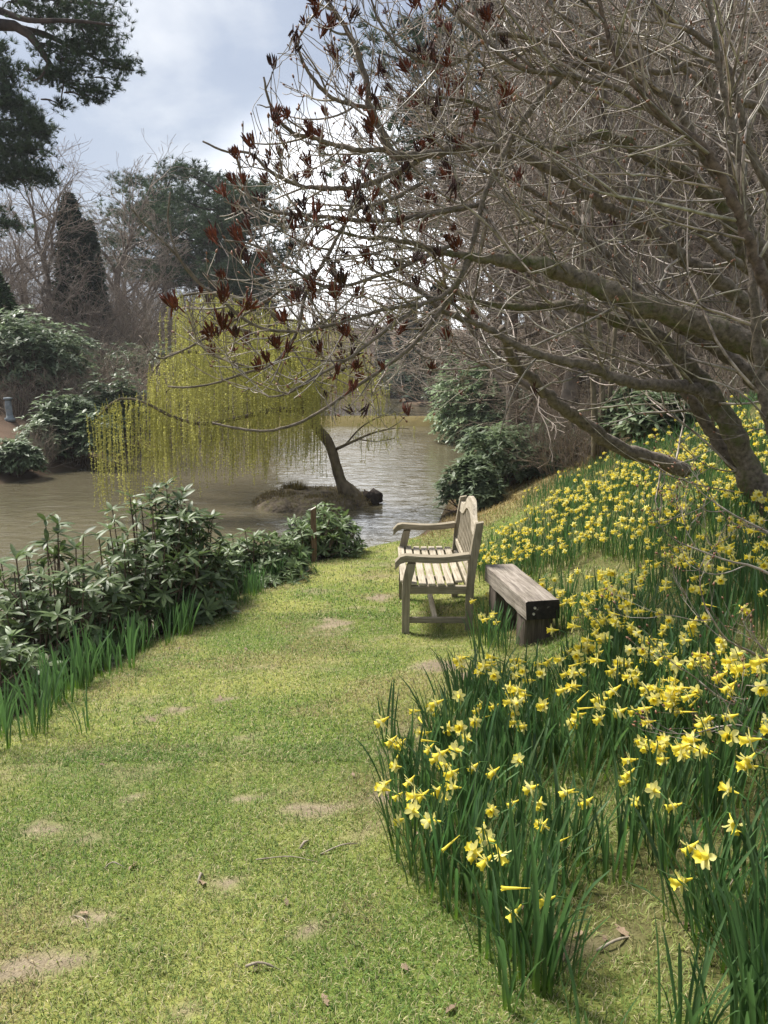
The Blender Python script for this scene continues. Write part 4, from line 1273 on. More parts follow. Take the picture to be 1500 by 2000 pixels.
def evergreen_shrub(name, rx, ry, rzz, seed, label, n=520, leaf=0.15, mat='rhodo_far', tint=(0.6, 1.35), pale=0.0, lobes=7, hollow=0.35):
    root = thing(name, label, "shrub")
    r2 = np.random.default_rng(seed)
    L0 = []
    for i in range(lobes):
        a = r2.uniform(0, TAU); rr = math.sqrt(r2.uniform(0.05, 1)) * 0.6
        L0.append((rr * math.cos(a) * rx, rr * math.sin(a) * ry, rzz * r2.uniform(0.22, 0.56), r2.uniform(0.38, 0.52)))
    P, D = [], []
    for (cx, cy, cz, s) in L0:
        m = n // lobes
        d = rand_dirs(m, -0.45, 1.0)
        rr = r2.uniform(hollow, 1.0, m) ** 0.5 * (0.86 + 0.3 * r2.uniform(0, 1, m))
        p = np.stack([cx + d[:, 0] * rx * s * rr * 1.15, cy + d[:, 1] * ry * s * rr * 1.15, cz + d[:, 2] * rzz * s * rr], 1)
        P.append(p); D.append(d)
    P = np.concatenate(P); D = np.concatenate(D)
    k = P[:, 2] > 0.04; P, D = P[k], D[k]
    lv, lq = np.array([[0, -0.10, 0], [0, 0.10, 0], [0.55, -0.17, -0.03], [0.55, 0.17, -0.03], [1.0, -0.03, -0.16], [1.0, 0.03, -0.16]]), [(0, 1, 3, 2), (2, 3, 5, 4)]
    mb = MB()
    nl = 7
    for j in range(nl):
        a = TAU * j / nl + r2.uniform(0, 1, len(P))
        ax = D * np.array([0.45, 0.45, 0.45]) + np.array([0, 0, 0.75])
        F0 = rot_frames(ax, a)                      # x = shoot axis
        el = r2.uniform(0.0, 0.6, len(P))
        fw = F0[:, :, 1] * np.cos(el)[:, None] + F0[:, :, 0] * np.sin(el)[:, None]
        F = rot_frames(fw, r2.uniform(-0.35, 0.35, len(P)))
        t = r2.uniform(tint[0], tint[1], (len(P), 1)) * np.array([[1, 1, 1]]) * (1 + pale * np.array([[0.35, 0.25, 0.75]]))
        scatter(mb, lv, lq, None, P, F, r2.uniform(0.75, 1.25, len(P)) * leaf, 0, t)
    fo = mb.build("foliage", M[mat], root); fo["kind"] = "stuff"
    sb = MB(); br = Branches(); R = random.Random(seed)
    for i in range(0, len(P), max(1, len(P) // 90)):
        b = (R.gauss(0, rx * 0.12), R.gauss(0, ry * 0.12), -0.15)
        q = P[i]
        mid = (b[0] * 0.5 + q[0] * 0.5, b[1] * 0.5 + q[1] * 0.5, q[2] * 0.42)
        br.add([tuple(v) for v in spline([b, mid, q], 6)], 0.018 + 0.004 * rzz, 0.006, 4)
    br.flush(sb); sb.build("stem", M['rhodo_stem'], root)
    return root


def twig_shrub(name, W, H, seed, label, n=60, thick=0.008, tint=(0.7, 1.25), levels=3, cat="shrub"):
    root = thing(name, label, cat)
    R = random.Random(seed); br = Branches()
    def g(p, d, L, r, lev):
        pts, e = path(p, d, L, 5, 0.13, 0.05, R)
        br.add(pts, r, r * 0.55, 3)
        if lev >= levels: return
        for _ in range(R.choice((2, 3, 3))):
            i = R.randint(2, 4)
            g(pts[i], deviate(e, R.uniform(0.25, 0.8), R), L * R.uniform(0.4, 0.7), r * 0.6, lev + 1)
    for _ in range(n):
        a = R.uniform(0, TAU); t = abs(R.gauss(0, 0.55)); rr = math.sqrt(R.random()) * W * 0.25
        g((rr * math.cos(a), rr * math.sin(a), -0.1), unit((math.cos(a) * math.sin(t), math.sin(a) * math.sin(t), math.cos(t))), H * R.uniform(0.4, 0.7), thick, 0)
    mb = MB(); br.flush(mb, tint)
    o = mb.build("stem_mass", M['brush'], root); o["kind"] = "stuff"
    return root


def place(root, px, Y, top=None, H=None, rz=None, wide=1.0, sink=0.0, label=None, group=None, first=False, dx=0.0):
    """stand a thing on the ground at distance Y; scaled so that its top (built height H) reaches the row top"""
    g = on_ground(px, Y); g.x += dx; g.z = hz(g.x, Y) - sink
    s = 1.0
    if top is not None:
        s = (at(px, top, Y).z - g.z) / H
    rz = rnd.uniform(0, TAU) if rz is None else rz
    if first:
        root.location = g; root.rotation_euler = (0, 0, rz); root.scale = (s * wide, s * wide, s)
        if label: root["label"] = label
        if group: root["group"] = group
        return root
    return dup(root, g, rz, (s * wide, s * wide, s), label, group)


def woods():
    H = 14.0
    protos = [bare_tree("bare_tree", H, 40 + i, 0.36 + 0.03 * i, 0.5 + 0.04 * (i % 3), 0.05) for i in range(4)]
    used = set()
    def bare(k, px, Y, top, label, group, wide=1.0):
        f = k not in used; used.add(k)
        return place(protos[k], px, Y, top, H, None, wide, 0.1, label, group, f)
    GL = "bare trees on the bank across the lake"
    GR = "bare trees on the slope at the right"
    bare(0, 236, 48, 300, "tall bare tree with a forked open crown between the dark cypress and the pines", GL, 1.05)
    bare(1, 98, 40, 345, "bare spreading oak with crooked limbs just left of the dark cypress", GL, 1.25)
    bare(2, 20, 42, 330, "bare grey tree at the left edge of the photo under the pine boughs", GL, 1.2)
    lab = "bare grey brown tree in the wood across the lake"
    where = lambda px: "left of the dark cypress" if px < 115 else ("behind the dark cypress" if px < 215 else ("between cypress and willow top" if px < 310 else "behind the willow top"))
    deep = lambda Y: "far" if Y > 54 else ("nearer" if Y < 44 else "middling")
    for k, px, Y, top in ((3, 150, 60, 480), (2, 290, 52, 470), (1, 345, 58, 500), (3, 200, 55, 500), (0, 60, 55, 430), (2, 130, 48, 520), (1, 270, 44, 560), (3, 380, 62, 520), (0, 330, 47, 575), (2, 450, 66, 560), (1, 500, 74, 570),
                          (3, 20, 36, 480), (0, -60, 40, 400), (1, -120, 38, 380), (2, 190, 42, 590), (3, 245, 64, 450), (0, 410, 50, 610)):
        bare(k, px, Y, top, f"{deep(Y)} bare grey brown tree {where(px)} in the wood across the lake", GL, rnd.uniform(1.0, 1.35))
    lab = "far bare tree on the rise beyond the second pond"
    for k, px, Y, top in ((0, 540, 92, 590), (1, 590, 100, 585), (2, 640, 96, 600), (3, 690, 104, 590), (0, 735, 98, 580), (1, 790, 94, 560), (2, 560, 112, 575), (3, 665, 118, 570), (1, 760, 112, 565), (0, 610, 88, 640), (2, 710, 88, 640)):
        bare(k, px, Y, top, lab, "far trees beyond the second pond", rnd.uniform(1.1, 1.5))
    lab = "bare tree in the tangle on the slope behind the big leafless tree"
    for k, px, Y, top in ((0, 1010, 20, 60), (1, 1110, 17, -80), (2, 1210, 21, -60), (3, 1300, 16, -120), (1, 1390, 20, -100), (0, 1470, 17, -150), (2, 1060, 27, -40), (3, 1160, 29, -30), (0, 1260, 26, -60), (1, 960, 30, 60), (2, 1340, 28, -60), (3, 1440, 25, -80), (0, 1540, 22, -80), (2, 920, 38, 150), (3, 1120, 36, -20)):
        bare(k, px, Y, top, f"{('deepest' if Y > 32 else 'deep set') if Y > 26 else ('close' if Y < 19 else 'midway')} bare tree on the slope behind " + ("the garden bench" if px < 1000 else "the beam bench" if px < 1150 else "the lower mossy limb" if px < 1290 else "the leaning main trunk" if px < 1420 else "the upright limb at the right edge"), GR, rnd.uniform(0.9, 1.2))

    pn = pine("pine_tree", 14, 3, "", 0.46, 0.34, 150, 0.25, 22)
    GP = "pine trees across the lake"
    place(pn, 408, 52, 308, 14, 0.4, 1.15, 0.1, "broad pine with a reddish trunk behind the willow", GP, True)
    for px, Y, top, lb in ((335, 60, 322, "pine beside the tall bare forked tree"), (478, 58, 338, "pine just right of the red trunked pine across the lake")):
        place(pn, px, Y, top, 14, None, 1.15, 0.1, lb, GP)
    for px, Y, top in ((990, 40, -70), (1075, 46, -40), (1190, 42, 0), (1330, 38, -20), (1460, 36, 0)):
        lb = "dark pine glimpsed through the leafless branches " + ("above the garden bench, nearest the open sky" if px < 1030 else "above the beam bench" if px < 1130 else "behind the slender stems" if px < 1250 else "behind the leaning trunk" if px < 1400 else "at the right edge")
        place(pn, px, Y, top, 14, None, 1.15, 0.1, lb, "pines on the right slope")
    cy = cone_conifer("cypress_tree", 10, 3.0, 9, "dark narrow cypress with two points across the lake", M['cypress'], 5200, 0.5, 0.62, True)
    place(cy, 160, 42, 380, 10, 0.0, 1.0, 0.1, None, None, True)
    yw = cone_conifer("conifer_tree", 6, 4.6, 12, "bright green conical conifer at the left edge across the lake", M['yew'], 4200, 0.42, 0.9)
    place(yw, 5, 31, 522, 6, 0.3, 1.0, 0.1, None, None, True)
    dk = cone_conifer("dark_conifer", 9, 4.4, 15, "", M['cypress'], 4200, 0.6, 0.75)
    place(dk, 800, 84, 590, 9, 0.0, 1.0, 0.1, "dark conifer at the far right corner of the second pond", "dark conifers beyond the ponds", True)
    for px, Y, top, lb in ((850, 62, 560, "tall dark conifer behind the round shrub on the right bank"), (752, 84, 640, "small dark conifer at the end of the second pond"), (455, 72, 470, "dark conifer at the foot of the pines across the lake"), (505, 78, 500, "dark conifer furthest right of the group across the lake")):
        place(dk, px, Y, top, 9, None, 1.0, 0.1, lb, "dark conifers beyond the ponds")


woods()


def overhanging_pine():
    """big pine on the left bank: its trunk stands outside the picture, its boughs reach in"""
    root = thing("pine_tree", "large pine at the upper left corner whose dark boughs reach across the sky", "tree")
    R = random.Random(21)
    Y = 24.0
    g = on_ground(-330, Y)
    mb = MB()
    top = at(-300, -500, Y)
    tube(mb, spline([(g.x, Y, g.z - 0.3), (g.x + 0.2, Y, g.z + 5), (g.x + 0.1, Y + 0.2, top.z)], 14), np.linspace(0.34, 0.12, 14), 10)
    mb.build("trunk", M['pine_bark'], root)
    P = []
    boughs = [
        ([(-300, 120, Y, 46), (-120, 60, Y, 36), (0, 48, Y, 26), (45, 58, Y, 22), (75, 90, Y, 17), (95, 122, Y, 13), (120, 150, Y, 8)], 0),
        ([(40, 56, Y, 18), (90, 68, Y + .3, 14), (135, 90, Y + .6, 10), (180, 110, Y + .8, 8), (215, 130, Y + 1, 6), (262, 138, Y + 1, 3)], 1),
        ([(-200, -40, Y, 30), (-60, 0, Y, 22), (10, 25, Y, 16), (60, 40, Y - .5, 12), (130, 40, Y - .8, 9), (190, 45, Y - 1, 6), (225, 50, Y - 1, 3)], 1),
        ([(-100, -80, Y, 26), (20, -50, Y + 1, 20), (110, -25, Y + 1, 14), (180, 5, Y + 1, 8), (220, 8, Y + 1, 3)], 1),
        ([(95, 122, Y, 9), (125, 160, Y + .2, 7), (160, 178, Y + .3, 5), (200, 180, Y + .4, 4), (225, 185, Y + .4, 2)], 1),
        ([(95, 122, Y, 8), (80, 150, Y - .4, 5), (60, 158, Y - .5, 3)], 1),
        ([(125, 160, Y, 4), (120, 190, Y, 3), (118, 212, Y, 2)], 2),
        ([(135, 90, Y + .5, 7), (190, 85, Y + .9, 5), (215, 105, Y + 1.1, 3)], 1),
    ]
    zones = [  # needle pads: px, py, half width, half height, number
        (150, 18, 88, 26, 360), (190, 62, 46, 34, 300), (60, 18, 60, 20, 180), (105, 45, 30, 14, 70), (170, 95, 45, 16, 150), (110, 100, 42, 18, 150), (150, 130, 50, 18, 170), (235, 132, 38, 15, 150),
        (85, 150, 34, 18, 140), (115, 152, 28, 16, 100), (190, 178, 24, 8, 80), (155, 175, 26, 12, 60), (120, 208, 17, 9, 36), (195, 198, 18, 7, 26), (225, 165, 20, 12, 30), (165, 195, 16, 9, 26)]
    for pl, kind in boughs:
        S = spline([list(at(a, b, y)) + [px_m(y, w) * 0.5] for a, b, y, w in pl], 16)
        b = MB(); tube(b, S[:, :3], S[:, 3] * 0.75, 8); b.build("bough", M['pine_bark'], root)
    br = Branches()
    for px, py, hw, hh, m in zones:
        c = np.array(at(px, py, Y)); a, bq = px_m(Y, hw), px_m(Y, hh)
        d = np.clip(rng.normal(0, 0.5, (m, 3)), -1, 1) * np.array([a, a * 0.9, bq])
        P.append(c + d)
        for _ in range(max(3, m // 14)):
            o = c + np.array([R.uniform(-a, a) * 0.8, R.uniform(-a, a) * 0.5, R.uniform(-bq, bq) * 0.6])
            st = np.array(at(px - 40, py - 14, Y))
            br.add([tuple(v) for v in spline([st, (st + o) * 0.5 + np.array([0, 0, 0.08]), o], 5)], 0.022, 0.007, 4)
    P = np.concatenate(P)
    nrm = rand_dirs(len(P), -0.2, 1.0) + np.array([0.25, 0, 0.2])
    F = rot_frames(nrm, rng.uniform(0, TAU, len(P)))[:, :, [1, 2, 0]]
    cb = MB()
    scatter(cb, needle_tuft_V * np.array([0.8, 0.8, 1]), None, needle_tuft_T, P, F, rng.uniform(0.7, 1.25, len(P)) * 0.22, 0, rng.uniform(0.5, 1.3, (len(P), 1)) * np.ones((1, 3)))
    cb.build("crown", M['pine_needle'], root)
    tb = MB(); br.flush(tb); o = tb.build("twig_mass", M['pine_bark'], root); o["kind"] = "stuff"
    # a second pine just beyond it, its crown stepping down the left edge
    root2 = thing("pine_tree", "dense dark pine down the left edge of the photo below the reaching boughs", "tree")
    Y2 = 29.0
    g = on_ground(-75, Y2)
    mb = MB(); tp = at(-60, 60, Y2)
    tube(mb, spline([(g.x, Y2, g.z - 0.3), (g.x + 0.15, Y2, g.z + 5), (tp.x, Y2, tp.z)], 12), np.linspace(0.26, 0.05, 12), 9)
    mb.build("trunk", M['pine_bark'], root2)
    P = []; br = Branches()
    for px, py, hw, hh, m in ((5, 150, 34, 36, 260), (-20, 130, 40, 40, 150), (20, 205, 36, 24, 220), (62, 232, 26, 20, 130), (85, 258, 22, 16, 110), (35, 260, 40, 18, 170), (60, 292, 40, 16, 140), (10, 300, 40, 22, 160), (45, 335, 50, 20, 240), (85, 348, 24, 14, 90), (10, 345, 40, 20, 160), (20, 440, 30, 12, 60), (-30, 240, 60, 80, 260), (0, 90, 26, 14, 50), (-10, 425, 26, 30, 90)):
        c = np.array(at(px, py, Y2)); a, bq = px_m(Y2, hw), px_m(Y2, hh)
        P.append(c + rng.normal(0, 0.48, (m, 3)) * np.array([a, a, bq]))
        st = np.array((g.x + 0.1, Y2, c[2] - 0.5))
        br.add([tuple(v) for v in spline([st, (st + c) * 0.5 + np.array([0, 0, 0.15]), c + np.array([a * 0.6, 0, 0])], 7)], 0.07, 0.02, 5)
    P = np.concatenate(P); nrm = rand_dirs(len(P), -0.2, 1.0) + np.array([0.2, 0, 0.2])
    F = rot_frames(nrm, rng.uniform(0, TAU, len(P)))[:, :, [1, 2, 0]]
    cb = MB()
    scatter(cb, needle_tuft_V, None, needle_tuft_T, P, F, rng.uniform(0.7, 1.25, len(P)) * 0.26, 0, rng.uniform(0.5, 1.3, (len(P), 1)) * np.ones((1, 3)))
    cb.build("crown", M['pine_needle'], root2)
    for k, v in br.by.items():
        for pts, r0, r1 in v:
            b = MB(); tube(b, pts, np.linspace(r0, r1, len(pts)), 6); b.build("bough", M['pine_bark'], root2)


overhanging_pine()


# ------------------------------------------------------------------ shrubs round the lake
def shrubs():
    def ev(px, Y, top, half_px, label, seed, n=520, leaf=0.16, pale=0.0, tint=(0.6, 1.35), base_px=None, name="rhododendron", group=None, sink=0.1, dx=0):
        g = on_ground(px, Y); g.z -= sink
        H = (at(px, top, Y).z - g.z) * 1.2
        w = px_m(Y, half_px) * 1.42
        n = int(n * 1.3)
        o = evergreen_shrub(name, w, w * 0.9, H, seed, label, n, leaf, pale=pale, tint=tint)
        o.location = (g.x + dx, Y, g.z)
        if group: o["group"] = group
        return o
    GB = "rhododendrons along the banks"
    ev(60, 29, 622, 92, "silvery green rhododendron dome below the conical conifer on the left bank", 1, 1100, 0.24, 0.35, (1.1, 2.0), group=GB)
    ev(130, 23.0, 790, 75, "broad light green rhododendron hanging over the far left water edge", 2, 1300, 0.20, 0.12, (1.0, 2.0), group=GB)
    ev(5, 20.5, 868, 42, "small rhododendron at the left edge of the photo beside the water", 3, 520, 0.17, 0.1, (1.0, 1.9), group=GB)
    ev(205, 27, 758, 55, "green rhododendron mound on the left bank just behind the willow curtain", 16, 700, 0.2, 0.1, (0.9, 1.7), group=GB)
    ev(285, 34, 690, 70, "dull grey green evergreen dome behind the willow on the left bank", 4, 700, 0.22, 0.1, (0.8, 1.5), group=GB)
    ev(110, 33, 652, 60, "pale evergreen bush beside the silvery rhododendron dome", 5, 600, 0.22, 0.3, (0.9, 1.7), group=GB)
    ev(938, 31, 684, 96, "large round rhododendron dome on the right shore", 6, 2600, 0.21, 0.25, (1.7, 3.0), group=GB, sink=0.5, dx=0.3)
    ev(1015, 16.5, 832, 105, "glossy low rhododendron spreading down the right bank to the water", 7, 1100, 0.17, 0.15, (1.0, 2.0), group=GB, dx=0.1)
    ev(925, 14.6, 905, 55, "rhododendron mound at the water edge just above the garden bench back", 8, 700, 0.16, 0.15, (1.0, 2.0), group=GB)
    ev(1275, 12.5, 772, 78, "dark glossy rhododendron under the mossy limbs on the slope", 9, 520, 0.19, 0.15, (1.0, 1.9), group=GB)
    ev(808, 68, 728, 34, "dark rounded bush at the far shore of the second pond", 10, 500, 0.3, 0.0, (0.35, 0.7), group=GB)
    ev(1110, 27, 690, 80, "blue green evergreen bush in the wood behind the round shrub", 11, 800, 0.22, 0.35, (0.6, 1.2), group=GB)
    ev(885, 46, 660, 40, "pale evergreen bush on the far right bank", 12, 500, 0.26, 0.4, (0.7, 1.3), group=GB)
    ev(1210, 20, 735, 60, "mid green evergreen bush on the wooded slope above the dry bank", 13, 500, 0.18, 0.05, (0.7, 1.3), group=GB)
    ev(770, 78, 712, 22, "yellowish bush beside the far pond", 14, 300, 0.34, 0.0, (1.4, 2.2), group=GB)
    ev(1420, 15, 740, 70, "loose evergreen bush behind the trunk on the right slope", 15, 420, 0.17, 0.0, (0.6, 1.2), group=GB)
    # brown twiggy bushes
    tp = [twig_shrub("twiggy_shrub", 2.6, 2.6, 70 + i, "", 70, 0.013, (0.75, 1.25), 3) for i in range(3)]
    used = set()
    def tw(k, px, Y, top, label, group="twiggy brown bushes", wide=1.0):
        f = k not in used; used.add(k)
        place(tp[k], px, Y, top, 2.4, None, wide, 0.0, label, group, f)
    tw(0, 62, 21.6, 842, "reddish brown twiggy bush between two rhododendrons at the far left water edge", wide=0.95)
    tw(1, 230, 31, 690, "wide brown thicket behind the willow on the left bank", wide=1.5)
    tw(2, 1100, 15.2, 778, "bare many stemmed shrub at the top of the dry bank", wide=1.0)
    lab = "brown leafless undergrowth bush in the wood across the lake"
    for k, px, Y, top in ((0, 170, 30, 705), (1, 300, 33, 700), (2, 350, 36, 690), (0, 130, 36, 640), (1, 60, 34, 660), (2, 200, 38, 620), (0, 270, 40, 610), (1, 330, 44, 600), (2, 400, 46, 640), (0, 90, 42, 570), (1, 20, 38, 590), (2, 460, 50, 660), (0, 520, 56, 670), (1, 150, 44, 560), (2, 240, 46, 560), (0, 20, 26.5, 740), (1, 130, 27.5, 735), (2, 250, 28.5, 745)):
        tw(k, px, Y, top, f"brown leafless undergrowth bush {'low by the far bank' if Y < 33 else ('deep in the wood' if Y > 43 else 'part way into the wood')} " + ("left of the cypress" if px < 120 else "below the cypress" if px < 215 else "between cypress and willow" if px < 310 else "behind the willow"), "undergrowth in the far wood", rnd.uniform(1.1, 1.5))
    lab = "brown leafless undergrowth bush on the right slope behind the big tree"
    for k, px, Y, top in ((1, 1160, 18, 660), (2, 1250, 16.5, 600), (0, 1330, 16, 560), (1, 1400, 15, 520), (2, 1480, 14, 500), (0, 1130, 23, 600), (1, 1230, 22, 520), (2, 1320, 21, 450), (0, 1420, 20, 400), (1, 1500, 18, 380), (0, 1180, 29, 520), (1, 1290, 28, 430), (2, 1400, 27, 350), (0, 1490, 25, 300), (1, 1000, 42, 640), (2, 950, 44, 630), (0, 1150, 14.5, 790), (1, 1360, 12.8, 700), (2, 1450, 12, 640)):
        tw(k, px, Y, top, f"brown leafless bush {'high up' if Y > 24 else ('part way up' if Y > 17 else 'low')} on the right slope " + ("beside the round rhododendron" if px < 1100 else "by the slender stems" if px < 1210 else "behind the dark glossy rhododendron" if px < 1310 else "behind the leaning trunk" if px < 1410 else "at the right edge"), "undergrowth on the right slope", rnd.uniform(1.0, 1.4))
    lab = "low brown bush on the far shore between the ponds"
    for k, px, Y, top in ((0, 650, 82, 690), (1, 700, 84, 700), (2, 740, 80, 720), (0, 590, 82, 680), (1, 550, 78, 690)):
        tw(k, px, Y, top, lab, "bushes on the far shore", rnd.uniform(1.3, 1.9))
    # bare stems standing in the shallows by the lawn end
    o = twig_shrub("reed_stems", 0.55, 0.75, 90, "thin bare stems at the water edge left of the garden bench", 26, 0.0035, (0.5, 0.9), 1)
    g = ground_hit(735, 1052); o.location = (g.x, g.y + 0.15, g.z - 0.03)
    # slender multi stemmed young tree above the rhododendron
    root = thing("slender_tree", "slender tree of several thin upright stems at the edge of the dry bank", "tree")
    R = random.Random(77)
    for px0, px1, w in ((1172, 1140, 11), (1188, 1165, 12), (1194, 1205, 10), (1180, 1128, 8)):
        S = spline([list(on_ground(px0, 13.0) - Vector((0, 0, 0.1))) + [px_m(13, w) / 2], list(at((px0 * 2 + px1) / 3 - 4, 740, 13.05)) + [px_m(13, w) * 0.42], list(at(px1, 560, 13.2)) + [px_m(13, w) * 0.33], list(at(px1 - 14, 330, 13.3)) + [px_m(13, w) * 0.15]], 14)
        mb = MB(); tube(mb, S[:, :3], S[:, 3], 7); mb.build("trunk", M['willow_bark'], root)


shrubs()


# ------------------------------------------------------------------ the damp air over the valley
def haze():
    mb = MB(); box(mb, (-172, -32, -3.6), (172, 182, 27))
    m = bpy.data.materials.new("haze"); m.use_nodes = True
    N, L = m.node_tree.nodes, m.node_tree.links; N.clear()
    out = N.new("ShaderNodeOutputMaterial"); v = N.new("ShaderNodeVolumePrincipled")
    v.inputs["Color"].default_value = (0.92, 0.95, 1.0, 1)
    v.inputs["Density"].default_value = 0.0006
    L.new(v.outputs[0], out.inputs["Volume"])
    tag(mb.build("haze", m, None, False), kind='stuff')


haze()


# ------------------------------------------------------------------ island and weeping willow
def willow():
    Y = 16.5
    a = at(492, 972, Y); b = at(735, 985, Y)
    cx, cy = (a.x + b.x) / 2, 16.65
    rx, ry = (b.x - a.x) / 2 * 1.05, 1.3
    mb = MB()
    nr, na = 18, 72
    V = []; 
    for i in range(nr + 1):
        r = i / nr
        for j in range(na):
            t = TAU * j / na
            wob = 1 + 0.3 * (float(fbm(np.array(3 + 2 * math.cos(t)), np.array(3 + 2 * math.sin(t)), 77)) - 0.5) * 2
            x = cx + rx * r * wob * math.cos(t); y = cy + ry * r * wob * math.sin(t)
            h = 0.22 * (1 - r ** 7) + (0.13 * (float(fbm(np.array(x * 2.6), np.array(y * 2.6), 78)) - 0.5) + 0.10 * (float(fbm(np.array(x * 8), np.array(y * 8), 79)) - 0.5)) * (1 - r ** 6)
            z = WATER_Z - 0.22 * r ** 6 + h * (1.0 if r < 1 else 0)
            V.append((x, y, z + 0.02))
    Qs = [(i * na + j, i * na + (j + 1) % na, (i + 1) * na + (j + 1) % na, (i + 1) * na + j) for i in range(nr) for j in range(na)]
    Qs = [q[::-1] for q in Qs]
    mb.add(V, Qs)
    tag(mb.build("island", M['island_soil']), kind='structure')
    zi = WATER_Z + 0.34
    # withered grass fringe round the island
    n = 3800
    t = rng.uniform(0, TAU, n); r = np.sqrt(rng.uniform(0.1, 0.98, n))
    x = cx + rx * r * np.cos(t) * 0.97; y = cy + ry * r * np.sin(t) * 0.97
    z = WATER_Z + 0.26 * (1 - r ** 7) - 0.02
    aa = rng.uniform(0, TAU, n); L_ = rng.uniform(0.04, 0.13, n); tt = rng.uniform(0.2, 1.5, n)
    p0 = np.stack([x, y, z], 1); p1 = p0 + np.stack([np.cos(aa) * np.sin(tt), np.sin(aa) * np.sin(tt), np.cos(tt)], 1) * L_[:, None]
    s = np.stack([-np.sin(aa), np.cos(aa), 0 * aa], 1) * 0.008
    gm = MB(); gm.add(np.stack([p0 - s, p0 + s, p1], 1).reshape(-1, 3), None, np.arange(3 * n).reshape(-1, 3), 0, np.repeat(rng.uniform(0.3, 0.9, (n, 1)) * np.ones((1, 3)), 3, 0))
    tag(gm.build("island_grass", M['dry_grass']), kind='stuff')
    # tuft on the island
    c = at(568, 940, 16.4)
    tuft = thing("grass_tuft", "brown green tuft of rushes on the island left of the willow trunk", "plant", (c.x, 17.1, WATER_Z + 0.2))
    n = 900
    aa = rng.uniform(0, TAU, n); tt = np.abs(rng.normal(0, 0.5, n)); L_ = rng.uniform(0.14, 0.30, n); rr = np.sqrt(rng.uniform(0, 1, n)) * 0.26
    p0 = np.stack([rr * np.cos(aa), rr * np.sin(aa) * 0.6, 0 * aa], 1)
    p1 = p0 + np.stack([np.cos(aa) * np.sin(tt), np.sin(aa) * np.sin(tt), np.cos(tt)], 1) * L_[:, None]
    s = np.stack([-np.sin(aa), np.cos(aa), 0 * aa], 1) * 0.006
    tm = MB(); tm.add(np.stack([p0 - s, p0 + s, p1], 1).reshape(-1, 3), None, np.arange(3 * n).reshape(-1, 3), 0, np.repeat(rng.uniform(0.3, 0.8, (n, 1)) * np.array([[1, 1, 0.8]]), 3, 0))
    o = tm.build("blade_mass", M['dry_grass'], tuft); o["kind"] = "stuff"
    # rotten stump
    sp = at(720, 965, 15.9)
    st = MB()
    ang = np.arange(14) * TAU / 14
    V = []
    for k, (h, rr) in enumerate(((-0.1, 0.24), (0.06, 0.22), (0.15, 0.20))):
        for j, t in enumerate(ang):
            q = rr * (1 + 0.22 * math.sin(3 * t + k) + 0.1 * math.sin(7 * t))
            V.append((q * math.cos(t), q * math.sin(t), h + (0.03 * ((j * 5) % 4) - 0.04 if k == 2 else 0)))
    V.append((0, 0, 0.06))
    Qs = [(i * 14 + j, i * 14 + (j + 1) % 14, (i + 1) * 14 + (j + 1) % 14, (i + 1) * 14 + j) for i in range(2) for j in range(14)]
    Ts = [(28 + j, 28 + (j + 1) % 14, 42) for j in range(14)]
    st.add(V, Qs, Ts)
    o = tag(st.build("tree_stump", M['stump']), "black rotten stump at the right tip of the island", "stump")
    o.location = (sp.x + 0.05, 16.6, WATER_Z + 0.13)

    root = thing("willow_tree", "yellow green weeping willow leaning from its island over the lake", "tree")
    trunk = MB()
    S = spline([list(at(694, 990, Y)) + [0.33], list(at(683, 966, Y)) + [0.24], list(at(668, 945, Y)) + [0.14], list(at(658, 915, Y)) + [0.118], list(at(650, 885, Y)) + [0.11], list(at(640, 862, Y)) + [0.115], list(at(622, 838, Y)) + [0.105], list(at(603, 812, Y)) + [0.095], list(at(590, 780, Y)) + [0.11]], 26)
    rad = S[:, 3] * (1 + 0.05 * np.sin(np.arange(26) * 1.7))
    tube(trunk, S[:, :3], rad, 12)
    for t in (0.2, 1.7, 3.0, 4.4, 5.5):     # root flare
        p = np.array(at(684, 968, Y))
        q = p + np.array([0.42 * math.cos(t), 0.3 * math.sin(t), -0.32])
        tube(trunk, spline([p + np.array([0, 0, 0.15]), (p + q) / 2 + np.array([0, 0, -0.02]), q], 6), [0.13, 0.11, 0.09, 0.075, 0.06, 0.03], 7)
    trunk.build("trunk", M['willow_bark'], root)
